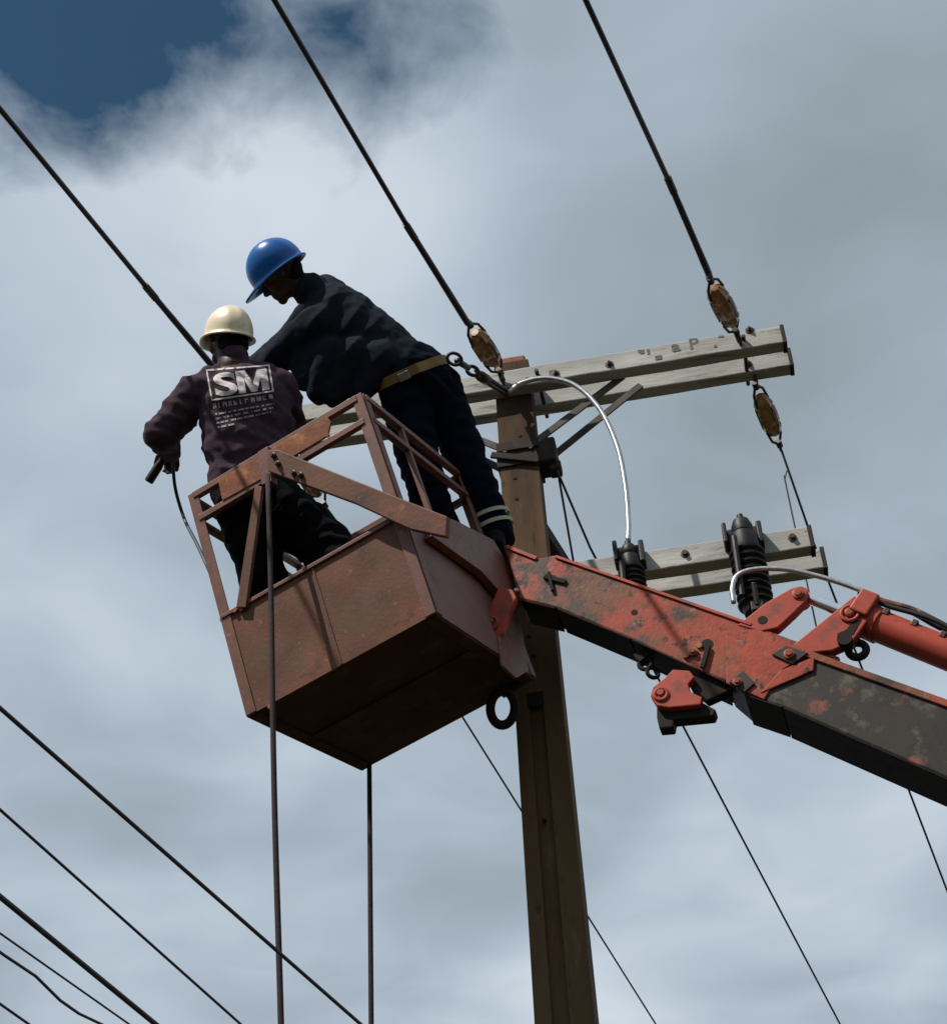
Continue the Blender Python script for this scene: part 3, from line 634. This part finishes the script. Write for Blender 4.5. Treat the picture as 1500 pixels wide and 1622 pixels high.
for k, (dy, wv) in enumerate(((-36, .010), (-44, .013), (-28, .008))):
    pts = [on_bm(1360 + i * 42, 950 + dy * .35 + i * 17.2 + math.sin(i * 1.7 + k) * 4, ya + .05 - k * .03) for i in range(13)]
    obj('hydraulic_hose', MB().tube(smoothpath(pts, 4), wv, 8), 'black_polymer' if k != 1 else 'boom_red', cyl, smooth=True)
for i in range(3):
    p = on_bm(1405 + i * 45, 978 + i * 18, ya + .02); obj('hose_clip', MB().bar(p - cd_ * .012, p + cd_ * .012, .09, .03, BN), 'steel_dark', cyl, bevel=.003)
obj('valve', MB().torus(on_bm(1358, 1030, -.03), BN, .034, .016, 20, 10).lathe(on_bm(1340, 1022, .0), BN, [(0, .03), (.05, .03)], 14), 'grime_shade', lug2, smooth='auto')
# lever bracket beneath
lev = bplate('lever_bracket', [(1066, 1060), (1092, 1062), (1100, 1072), (1090, 1084), (1094, 1096), (1112, 1104), (1110, 1116), (1060, 1121), (1040, 1118), (1030, 1102), (1034, 1088), (1052, 1074)], .012, .035, 'bright_red', lift, .005)
obj('eye', MB().torus(on_bm(1047, 1100, .014), BN, .026, .008, 20, 8).lathe(on_bm(1047, 1100, .0), BN, [(0, .014), (.02, .014)], 12), 'bright_red', lev, smooth='auto')
obj('back_bracket', MB().prism([on_bm(x, y, -.02) for x, y in ((1040, 1118), (1112, 1112), (1134, 1124), (1130, 1134), (1068, 1140), (1066, 1152), (1044, 1154), (1040, 1136))], -BN * .06), 'grime_shade', lev, bevel=.006)
obj('back_bracket', MB().prism([on_bm(x, y, -.02) for x, y in ((1088, 1075), (1120, 1062), (1160, 1092), (1120, 1110), (1108, 1100), (1096, 1092))], -BN * .05), 'grime_shade', lev, bevel=.006)
obj('link_chain', MB().torus(on_bm(1022, 1052, -.05), BN, .026, .009, 18, 8).torus(on_bm(1034, 1066, -.06), BN + BD * .6, .024, .009, 18, 8).bar(on_bm(1014, 1036, -.06), on_bm(1024, 1046, -.06), .05, .06, BN), 'grime_shade', lev, smooth='auto')
# lower boom and pedestal, out of the picture
bend = on_bm(1850, 1312, -.08); BX2 = V((bend.x + .15, bend.y, 0))
obj('pedestal', MB().tube([BX2, V((BX2.x, BX2.y, bend.z + .15))], .18, 20).box(BX2 + Z * .03, (V((1, 0, 0)), V((0, 1, 0)), Z), (.5, .5, .03)), 'bright_red', lift, smooth='auto')

# ---------------------------------------------------------------- ropes
ra = bk(.44, -.10, .86); rb = on_plane(444, 1622, ra, V((0, 1, 0)))
rp0 = on_plane(424, 752, ra, V((0, 1, 0))); d = (rb - rp0).normalized(); end = rb + d * ((rb.z - .02) / -d.z)
pts = [rp0.lerp(end, k / 40) for k in range(41)]
pts = [p + V((math.sin(i * .5) * .0025, 0, 0)) for i, p in enumerate(pts)]
tag(obj('hand_rope', MB().tube(pts, .0105, 8), 'rope', smooth=True), 'dark maroon rope hanging from the rail down across the basket front', 'rope', 'ropes hanging from the basket')
p0 = on_plane(585, 1205, bk(.1, .98, 0), V((0, 1, 0))); p0.z = bk(.08, .97, -.02).z; rb = on_plane(588, 1622, p0, V((0, 1, 0))); d = (rb - p0).normalized(); end = rb + d * ((rb.z - .02) / -d.z)
tag(obj('hand_rope', MB().tube([p0.lerp(end, k / 30) for k in range(31)], .0105, 8), 'rope', smooth=True), 'dark maroon rope hanging free below the basket corner', 'rope', 'ropes hanging from the basket')
# ---------------------------------------------------------------- people
from mathutils.bvhtree import BVHTree
def torso(mb, pts, rads, flat, wide, seg=28):
    pts = [V(p) for p in pts]; P = smoothpath(pts, 5); R = []
    for i in range(len(rads) - 1):
        for k in range(5): R.append(rads[i] + (rads[i + 1] - rads[i]) * k / 5)
    R.append(rads[-1]); d0 = (P[0] - P[1]).normalized(); d1 = (P[-1] - P[-2]).normalized()
    P = [P[0] + d0 * R[0] * .35] + P + [P[-1] + d1 * R[-1] * .35]; R = [R[0] * .5] + R + [R[-1] * .5]
    mb.tube(P, R, seg, True, (wide, flat))
def limb(mb, pts, rads, seg=16):
    for i in range(len(pts) - 1): mb.capsule(pts[i], pts[i + 1], rads[i], rads[i + 1], seg=seg)
def hand(mb, wr, d, nrm, curl=.9, s=1.0, thumb=1):
    d = V(d).normalized(); nrm = (V(nrm) - d * V(nrm).dot(d)).normalized(); sd = d.cross(nrm) * thumb
    pc = wr + d * .05 * s
    for t in (-.026, -.009, .009, .026): mb.capsule(wr + sd * t * .6 * s, wr + d * .085 * s + sd * t * s, .014 * s, .0125 * s, seg=10)
    for k, (t, ln) in enumerate(((.030, .070), (.010, .080), (-.010, .075), (-.029, .058))):
        p = wr + d * .088 * s + sd * t * s; a = 0; r0 = .0092 * s
        for q in range(3):
            a += curl * (.55 if q == 0 else .9); e = p + (d * math.cos(a) + nrm * math.sin(a)) * ln * s * (.45, .32, .25)[q]
            mb.capsule(p, e, r0, r0 * .9, seg=8); p = e; r0 *= .92
    p = wr + d * .022 * s + sd * .026 * s
    for q, (dd, ln) in enumerate(((d * .6 + sd * .75 + nrm * .35, .042), (d * .8 + sd * .25 + nrm * .6, .034), (d * .75 - sd * .1 + nrm * .7, .026))):
        e = p + dd.normalized() * ln * s; mb.capsule(p, e, .0115 * s, .010 * s, seg=8); p = e
def head(mb, c, f, up, s=1.0):                               # c: centre of the head, f: where the face looks
    f = V(f).normalized(); up = (V(up) - f * V(up).dot(f)).normalized(); sd = f.cross(up)
    P = lambda x, y, z: c + (sd * x + f * y + up * z) * s
    mb.capsule(P(0, -.022, .022), P(0, .022, .030), .082 * s, .078 * s, .94, sd)      # skull
    mb.capsule(P(0, .03, -.01), P(0, .045, -.055), .064 * s, .050 * s)                 # face
    mb.capsule(P(-.028, .035, -.075), P(.028, .035, -.075), .030 * s, .030 * s); mb.capsule(P(0, .062, -.092), P(0, .066, -.094), .024 * s)   # jaw, chin
    mb.capsule(P(0, .088, .016), P(0, .112, -.026), .011 * s, .015 * s); mb.capsule(P(-.012, .100, -.030), P(.012, .100, -.030), .011 * s)      # nose
    mb.capsule(P(-.034, .080, .030), P(.034, .080, .030), .013 * s)                    # brow
    mb.capsule(P(-.020, .088, -.056), P(.020, .088, -.056), .0085 * s); mb.capsule(P(-.017, .085, -.070), P(.017, .085, -.070), .010 * s)    # lips
    for x in (-1, 1):
        mb.capsule(P(x * .045, .062, -.018), P(x * .048, .05, -.03), .022 * s)         # cheek
        mb.capsule(P(x * .076, -.004, .018), P(x * .082, -.010, -.018), .017 * s, .012 * s)   # ear
    return P
def wrinkle(me, amp, seed, dirs, fine=.35):                  # folds: ridged noise, long along the fold, tight across it
    me.update(); nrm = [v.normal.copy() for v in me.vertices]
    for v, n in zip(me.vertices, nrm):
        h = 0
        for k, (dv, fr, am) in enumerate(dirs):
            a = v.co.dot(dv); rest = v.co - dv * a
            q = rest * (fr * .28) + dv * (a * fr) + V((seed + 7.1 * k, seed * .3, k * 3.3)); w = noise.noise(q * .35 + V((9, 2, seed)))
            h += am * (1 - 2 * abs(noise.noise(q + V((1, 1, 1)) * w * 1.4)) - .55)
        h += fine * noise.noise(v.co * 26 + V((seed, 0, 0)))
        v.co += n * amp * h
def garment(name, mb, m, parent, voxel=.011, it=5, amp=0, seed=1, dirs=()):
    me = remesh(mb, voxel, it)
    if amp: wrinkle(me, amp, seed, dirs)
    return mesh_obj(name, me, m, parent, True)
def helmet(name, c, f, up, m, parent, s=1.0, visor=.055):
    f = V(f).normalized(); up = (V(up) - f * V(up).dot(f)).normalized(); sd = f.cross(up); mb = MB(); seg = 56
    A, B_, H = .142 * s, .116 * s, .150 * s
    def ring(ra, z, ex=0, vis=0, ridge=0, dz=0):
        for k in range(seg):
            an_ = 2 * math.pi * k / seg; x, y = math.sin(an_), math.cos(an_); fr = max(0, y) ** 2.2
            rr = 1.0
            if ridge: rr += ridge * math.exp(-(x / .16) ** 2) + ridge * .5 * math.exp(-((abs(x) - .55) / .10) ** 2) * (abs(y) > .2)
            px = x * (B_ * ra * rr + ex); py = y * (A * ra * rr + ex + vis * fr * s)
            mb.v.append(c + sd * px + f * py + up * (z + dz * fr * s - (.0 if not vis else 0)))
    rows = 0
    for i in range(1, 13):
        t = math.pi / 2 * i / 12; ring(math.sin(t) ** .92, H * math.cos(t), 0, 0, .034 * math.sin(2 * t) + .008); rows += 1
    ring(1.0, -.012 * s, .002 * s); ring(1.0, -.020 * s, .014 * s, visor, 0, -.012); ring(1.0, -.026 * s, .015 * s, visor, 0, -.013); ring(1.0, -.028 * s, .008 * s, visor * .8, 0, -.011); ring(.985, -.018 * s, -.002); rows += 5
    for i in range(8, 0, -1):
        t = math.pi / 2 * i / 9; ring(math.sin(t) ** .92 * .96, H * math.cos(t) * .95); rows += 1
    for i in range(rows - 1):
        for k in range(seg): k2 = (k + 1) % seg; mb.f.append((i * seg + k, i * seg + k2, i * seg + seg + k2, i * seg + seg + k))
    mb.f.append(tuple(range(seg))[::-1]); mb.f.append(tuple((rows - 1) * seg + k for k in range(seg)))
    o = obj(name, mb, m, parent, smooth=True); return o
def boot(mb, ank, toe_dir, up=Z, s=1.0):
    t = V(toe_dir).normalized(); hl = ank - up * .055 - t * .04
    mb.capsule(ank + up * .10, ank - up * .01, .056 * s, .052 * s); mb.capsule(hl, hl + t * .17, .042 * s, .040 * s, .8, t.cross(up)); mb.capsule(hl + up * .03, hl + t * .09 + up * .025, .045 * s, .040 * s)
    mb.capsule(hl + t * .16 - up * .004, hl + t * .20 - up * .008, .042 * s, .034 * s)
RT = W @ V((1, 0, 0)); UPV = W @ V((0, 1, 0)); FW = W @ V((0, 0, 1))

# ---- worker with the white helmet, back to us
pel = pix(402, 772, 7.60); chest = pix(388, 645, 7.72); nk = pix(368, 575, 7.80); hd = pix(362, 541, 7.88)
shL, shR = pix(312, 622, 7.74), pix(446, 612, 7.80); wide1 = (shR - shL).normalized()
elL, haL = pix(255, 688, 7.72), pix(268, 712, 7.93); elR, haR = pix(464, 690, 7.95), pix(405, 640, 8.25)
hipL, hipR = pix(383, 800, 7.52), pix(432, 798, 7.54)
ftL, ftR = bk(.13, .34, .10) + Z * .085, bk(.56, .42, .10) + Z * .085
knL = hipL.lerp(ftL, .50) + FW * .07 - RT * .035; knR = pix(512, 862, 7.50)
m1 = empty('person', (pel.x, pel.y, bk(.3, .4, .1).z), 'worker with white helmet and maroon printed shirt, back turned, standing in the basket', 'person')
fdir = (FW * .75 - RT * .45 - Z * .25); fdir = (FW * .8 - RT * .42 - UPV * .30)
b = MB(); head(b, hd, fdir, UPV * .9 + FW * .45); b.capsule(nk - Z * .03, hd - UPV * .03, .060, .056)
torso(b, [pel, pel.lerp(chest, .5), chest, chest.lerp(nk, .6), nk], [.15, .14, .165, .15, .06], .6, wide1)
limb(b, [shL, elL, haL], [.05, .042, .028]); limb(b, [shR, elR, haR], [.05, .042, .028])
limb(b, [hipL, knL, ftL], [.075, .055, .04]); limb(b, [hipR, knR, ftR], [.075, .055, .04])
hdirL = (haL - elL).normalized(); hand(b, haL, hdirL - UPV * .35, -Z - RT * .2, 1.0); hand(b, haR, (haR - elR), -Z, .8, 1, -1)
for a, t in ((ftL, -1), (ftR, 1)): b.capsule(a - Z * .04, a - Z * .045 + FW * .14, .03)
body1 = garment('body', b, 'skin', m1, .0065, 4)
c = MB()
torso(c, [pel + Z * .0 + UPV * .02, pel.lerp(chest, .45), chest, chest.lerp(nk, .55), chest.lerp(nk, .90)], [.192, .196, .205, .178, .085], .66, wide1)
c.capsule(chest.lerp(nk, .62) - wide1 * .10, shL, .080, .090); c.capsule(chest.lerp(nk, .62) + wide1 * .10, shR, .075, .082)
limb(c, [shL, elL, elL.lerp(haL, .85)], [.088, .074, .062]); limb(c, [shR, elR, elR.lerp(haR, .85)], [.080, .066, .056])
c.capsule(nk - UPV * .02, nk + UPV * .012, .082, .070)
sp = (nk - pel).normalized()
shirt = garment('shirt', c, 'cloth_maroon', m1, .009, 5, .019, 3.0, [(sp, 9, .8), ((sp + wide1 * .8).normalized(), 13, .6), ((elL - shL).normalized(), 12, .5)])
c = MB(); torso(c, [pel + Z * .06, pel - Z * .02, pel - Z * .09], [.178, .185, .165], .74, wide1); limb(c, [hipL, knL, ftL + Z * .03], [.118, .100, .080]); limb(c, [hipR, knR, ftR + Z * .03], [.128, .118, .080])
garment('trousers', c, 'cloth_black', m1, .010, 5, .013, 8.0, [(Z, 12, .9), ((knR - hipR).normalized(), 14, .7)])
for a in (ftL, ftR): c = MB(); boot(c, a, FW - RT * .2 - Z * .5); garment('boot', c, 'leather', m1, .008, 4)
hup = UPV * .93 + FW * .30 - RT * .05; hf = FW * .75 - RT * .55 - UPV * .12
hm1 = helmet('helmet', hd + hup.normalized() * .030, hf, hup, 'helmet_white', m1, .90, .05)
c = MB(); c.capsule(hd - hf.normalized() * .035 - hup.normalized() * .01, hd - hf.normalized() * .03 - hup.normalized() * .035, .072, .062); garment('hair', c, 'hair', m1, .008, 3, .004, 2, [(Z, 30, 1)])
# print on the back of the shirt: frame, letters and small unreadable lines, laid onto the cloth
bv = BVHTree.FromPolygons([v.co + WL[shirt] for v in shirt.data.vertices], [p.vertices for p in shirt.data.polygons])
Q = ((326, 585), (427, 577), (434, 620), (335, 635))
def uvpix(u_, v_):                                           # u right, v down on the printed patch
    top = (Q[0][0] + (Q[1][0] - Q[0][0]) * u_, Q[0][1] + (Q[1][1] - Q[0][1]) * u_); bot = (Q[3][0] + (Q[2][0] - Q[3][0]) * u_, Q[3][1] + (Q[2][1] - Q[3][1]) * u_)
    return top[0] + (bot[0] - top[0]) * v_, top[1] + (bot[1] - top[1]) * v_
def lay(me, name, m='print_white', off=.004):
    bm = bmesh.new(); bm.from_mesh(me)
    for _ in range(4):
        lg = [e for e in bm.edges if e.calc_length() > .05]
        if not lg: break
        bmesh.ops.subdivide_edges(bm, edges=lg, cuts=1); bmesh.ops.triangulate(bm, faces=bm.faces)
    bad = []
    for v in bm.verts:
        x, y = uvpix(v.co.x, v.co.y); dr = ray(x, y).normalized(); loc, nr, _, _ = bv.ray_cast(CAM, dr)
        if loc is None: bad.append(v); continue
        v.co = loc - dr * off
    bmesh.ops.delete(bm, geom=bad, context='VERTS'); bm.to_mesh(me); bm.free()
    if len(me.vertices): me.materials.clear(); o = mesh_obj(name, me, m, shirt); return o
def uvquads(qs):
    me = bpy.data.meshes.new('print'); vs = []; fs = []
    for (x0, y0, x1, y1) in qs: o = len(vs); vs += [(x0, y0, 0), (x1, y0, 0), (x1, y1, 0), (x0, y1, 0)]; fs.append((o, o + 1, o + 2, o + 3))
    me.from_pydata(vs, [], fs); return me
lay(uvquads([(0, 0, 1, .05), (0, .95, 1, 1.0), (0, .05, .022, .95), (.975, .05, 1, .95)]), 'printed_frame')
cu = bpy.data.curves.new('t', 'FONT'); cu.body = 'S'; cu.size = 1; cu.offset = .028; cu.resolution_u = 4
t = bpy.data.objects.new('t', cu); C.objects.link(t); me = bpy.data.meshes.new_from_object(t.evaluated_get(bpy.context.evaluated_depsgraph_get())); bpy.data.objects.remove(t)
xs = [v.co.x for v in me.vertices]; ys = [v.co.y for v in me.vertices]
for v in me.vertices: v.co = V((.085 + (v.co.x - min(xs)) / (max(xs) - min(xs)) * .36, .90 - (v.co.y - min(ys)) / (max(ys) - min(ys)) * .76, 0))
lay(me, 'printed_letter', off=.0045)
me = bpy.data.meshes.new('print'); a_, b_, w_ = .45, .94, .115                       # heavy M
mp = [(a_, .90), (a_, .14), (a_ + .15, .14), ((a_ + b_) / 2, .60), (b_ - .15, .14), (b_, .14), (b_, .90), (b_ - w_, .90), (b_ - w_, .42), ((a_ + b_) / 2 + .05, .90), ((a_ + b_) / 2 - .05, .90), (a_ + w_, .42), (a_ + w_, .90)]
me.from_pydata([(x, y, 0) for x, y in mp], [], [(0, 1, 11, 12), (1, 2, 3, 11), (11, 3, 10), (10, 3, 9), (9, 3, 8), (8, 3, 4, 5), (8, 5, 6, 7)])
lay(me, 'printed_letter', off=.0045)
rr = random.Random(4); qs = []
x = .01
while x < .98:
    w = rr.uniform(.045, .075); k = rr.random()
    qs += [(x, 1.09, x + .02, 1.25)] + ([(x + w - .018, 1.09, x + w, 1.25)] if rr.random() < .6 else []) + ([(x + .02, 1.09, x + w - .018, 1.13)] if k < .6 else []) + ([(x + .02, 1.20, x + w - .018, 1.25)] if k > .4 else []) + ([(x + .02, 1.145, x + w - .02, 1.185)] if rr.random() < .5 else [])
    x += w + .028
for row, (a, z_) in enumerate(((1.40, .97), (1.54, .95), (1.68, .90), (1.82, .30))):
    x = .02
    while x < z_: w = rr.uniform(.02, .10); qs.append((x, a, min(x + w, z_), a + .055)); x += w + rr.uniform(.012, .05)
lay(uvquads(qs), 'printed_lines', 'print_faint')
# what he holds: a black handled tool, and a thin hose hanging from his hand
dw = haL - UPV * .03
tq = on_plane(236, 762, haL, FW)
tag(obj('hand_tool', MB().lathe(haL + (haL - tq).normalized() * .05, (tq - haL), [(0, .012), (.02, .016), (.12, .017), (.14, .021), ((tq - haL).length + .05, .021), ((tq - haL).length + .055, .017)], 16), 'black_polymer', smooth='auto'), 'black stick-like tool in the left hand of the white-helmeted worker', 'tool')
hp_ = [on_plane(x, y, haL, FW) for x, y in ((272, 705), (274, 735), (278, 775), (292, 822), (312, 862), (330, 900))]
hp_[-1] = on_plane(332, 905, bk(.0, .10, .6), FW); hp_[-2] = hp_[-2].lerp(on_plane(312, 862, bk(.0, .1, .7), FW), .6)
tag(obj('thin_hose', MB().tube(smoothpath(hp_, 8), .0078, 8), 'wire_thin', smooth=True), 'thin dark hose drooping from the left hand beside the basket post', 'hose')

# ---- worker with the blue helmet, bent over to the left
pel = pix(664, 598, 8.12); ch2 = pix(560, 520, 8.18); nk2 = pix(497, 463, 8.22); hd2 = pix(446, 435, 8.20)
shN, shF = pix(502, 512, 8.05), pix(520, 462, 8.42)
elN, haN = pix(446, 562, 8.10), pix(385, 600, 8.30); elF, haF = pix(465, 535, 8.48), pix(392, 590, 8.42)
btop = on_bm(826, 874, -.08); ftO = on_plane(786, 838, btop, BN); ftO = V((ftO.x, ftO.y, btop.z + .10))
hpO, hpI = pix(690, 612, 8.18), pix(640, 622, 8.04)
ftI = bk(.78, 1.0, HP) + Z * .105
knO = hpO.lerp(ftO, .5) + RT * .012 - FW * .01; knI = hpI.lerp(ftI, .48) - RT * .03 - FW * .02
m2 = empty('person', (pel.x, pel.y, btop.z), 'worker with blue helmet in dark jacket and trousers, bent over beside the pole', 'person')
hup2 = (-RT * .60 + UPV * .80); hf2 = (-RT * .78 - UPV * .60 + FW * .10)
b = MB(); head(b, hd2, hf2, hup2); b.capsule(nk2, hd2 + RT * .01 - UPV * .02, .062, .058)
w2 = (shF - shN).normalized()
torso(b, [pel, pel.lerp(ch2, .5), ch2, ch2.lerp(nk2, .6), nk2], [.15, .145, .165, .14, .06], .62, w2)
limb(b, [shN, elN, haN], [.052, .043, .028]); limb(b, [shF, elF, haF], [.052, .043, .028])
limb(b, [hpO, knO, ftO], [.078, .055, .04]); limb(b, [hpI, knI, ftI], [.078, .055, .04])
hand(b, haN, haN - elN, -Z, .9); hand(b, haF, haF - elF, -Z, .9, 1, -1)
for a in (ftO, ftI): b.capsule(a - Z * .04, a - Z * .045 - RT * .12, .03)
garment('body', b, 'skin', m2, .0065, 4)
c = MB(); torso(c, [pel.lerp(ch2, .12), pel.lerp(ch2, .5), ch2, ch2.lerp(nk2, .6), ch2.lerp(nk2, .92)], [.172, .176, .195, .175, .095], .74, w2)
c.capsule(ch2.lerp(nk2, .6), shN, .09, .085); c.capsule(ch2.lerp(nk2, .6), shF, .09, .085)
limb(c, [shN, elN, elN.lerp(haN, .9)], [.092, .082, .060]); c.capsule(pix(505, 545, 8.06), pix(492, 600, 8.02), .08, .06); c.capsule(pix(482, 552, 8.08), pix(486, 600, 8.04), .075, .06); limb(c, [shF, elF, elF.lerp(haF, .9)], [.084, .07, .056])
# the loose front of the jacket hanging down
c.capsule(pix(520, 560, 8.02), pix(505, 622, 7.98), .085, .055); c.capsule(pix(560, 565, 8.02), pix(530, 630, 7.98), .10, .05); c.capsule(pix(600, 570, 8.02), pix(570, 622, 7.98), .10, .05)
c.capsule(nk2 + UPV * .005, nk2.lerp(hd2, .42) - UPV * .005, .082, .070)
c.capsule(nk2 + UPV * .045 + RT * .03, nk2 + UPV * .05 + RT * .01, .035, .026)
tx = (nk2 - pel).normalized()
jkt = garment('jacket', c, 'cloth_navy', m2, .009, 6, .012, 5.0, [(tx, 7, 1.0), ((tx + UPV * .6).normalized(), 10, .5)])
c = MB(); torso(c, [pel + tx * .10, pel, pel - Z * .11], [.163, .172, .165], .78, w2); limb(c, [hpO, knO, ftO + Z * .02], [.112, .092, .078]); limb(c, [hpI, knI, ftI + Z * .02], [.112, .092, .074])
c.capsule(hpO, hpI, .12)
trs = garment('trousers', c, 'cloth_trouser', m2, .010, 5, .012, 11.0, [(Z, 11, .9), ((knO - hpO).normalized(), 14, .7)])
for a, d in ((ftO, FW * .9 + RT * .1), (ftI, -FW * .5 - RT * .4)): c = MB(); boot(c, a, V((d.x, d.y, 0))); garment('boot', c, 'leather', m2, .008, 4)
helmet('helmet', hd2 + hup2.normalized() * .034 - hf2.normalized() * -.002, hf2, hup2, 'helmet_blue', m2, .97, .06)
c = MB(); c.capsule(hd2 - hf2.normalized() * .045, hd2 - hf2.normalized() * .04 - hup2.normalized() * .03, .066, .056); garment('hair', c, 'hair', m2, .008, 3, .004, 2, [(Z, 30, 1)])
# belt and buckle, reflective ankle bands
def band(name, p, ax, rx, fl, wd_, h, m, par, tw=0):
    mb = MB(); ax = V(ax).normalized(); wd_ = (V(wd_) - ax * V(wd_).dot(ax)).normalized(); o = ax.cross(wd_); seg = 40
    for (rr_, t) in ((0, -h), (.004, -h), (.004, h), (0, h)):
        for k in range(seg): an_ = 2 * math.pi * k / seg; mb.v.append(p + wd_ * math.cos(an_) * (rx + rr_) + o * math.sin(an_) * (rx * fl + rr_) + ax * t)
    for i in range(4):
        for k in range(seg): k2 = (k + 1) % seg; i2 = (i + 1) % 4; mb.f.append((i * seg + k, i * seg + k2, i2 * seg + k2, i2 * seg + k))
    return obj(name, mb, m, par, smooth='auto')
vs_ = [v.co + WL[trs] for v in trs.data.vertices]; fs_ = [tuple(p.vertices) for p in trs.data.polygons]; o_ = len(vs_)
bv2 = BVHTree.FromPolygons(vs_, fs_); bc = pix(672, 584, 8.13); bax = (UPV * .91 - RT * .41).normalized(); bx_ = (RT - bax * RT.dot(bax)).normalized(); by_ = bax.cross(bx_); mb = MB(); seg = 48
rows_ = []
for (off, t) in ((-.004, -.022), (.006, -.022), (.006, .022), (-.004, .022)):
    for k in range(seg):
        a_ = 2 * math.pi * k / seg; d_ = bx_ * math.cos(a_) + by_ * math.sin(a_); o_ = bc + bax * t
        hit = max((h for h in (bv2.ray_cast(bc + bax * q + d_ * .6, -d_)[0] for q in (-.022, 0, .022)) if h), key=lambda h: (h - bc).dot(d_), default=None); rr_ = (hit - bc).dot(d_) if hit else .15
        mb.v.append(o_ + d_ * (rr_ + off))
for i in range(4):
    for k in range(seg): k2 = (k + 1) % seg; i2 = (i + 1) % 4; mb.f.append((i * seg + k, i * seg + k2, i2 * seg + k2, i2 * seg + k))
bl = obj('belt', mb, 'belt_tan', m2, smooth='auto')
h_ = bv2.ray_cast(CAM, ray(640, 596).normalized())[0]; obj('belt_buckle', MB().box(h_ - FW * .012, (RT * .9 + UPV * .4, UPV * .9 - RT * .4, FW), (.028, .020, .006)), 'steel', bl, bevel=.004)
lg = (ftO - knO).normalized()
for t in (-.045, -.095):
    band('reflective_strip', ftO + Z * .02 + lg * t, lg, .088, 1, RT, .009, 'strip', m2)
# lanyard from the belt to the crossarm
l0 = pix(716, 566, 8.05); l1 = on_armN(802, 622, .02); m = MB(); dl = (l1 - l0).normalized()
m.torus(l0 + dl * .03, FW, .026, .008, 18, 8, 1.3, dl); m.torus(l0.lerp(l1, .36), FW, .020, .009, 18, 8, 1.4, dl)
m.tube([l0 + dl * .06, l0.lerp(l1, .28)], .015, 8); m.tube([l0.lerp(l1, .42) + UPV * .012, l1 + UPV * .012], .011, 8); m.tube([l0.lerp(l1, .42) - UPV * .012, l1 - UPV * .012], .011, 8); m.tube([l0.lerp(l1, .5), l0.lerp(l1, .62)], .026, 10)
tag(obj('safety_lanyard', m, 'steel_dark', smooth=True), 'dark hooked lanyard between the blue-helmeted worker and the pole', 'lanyard')
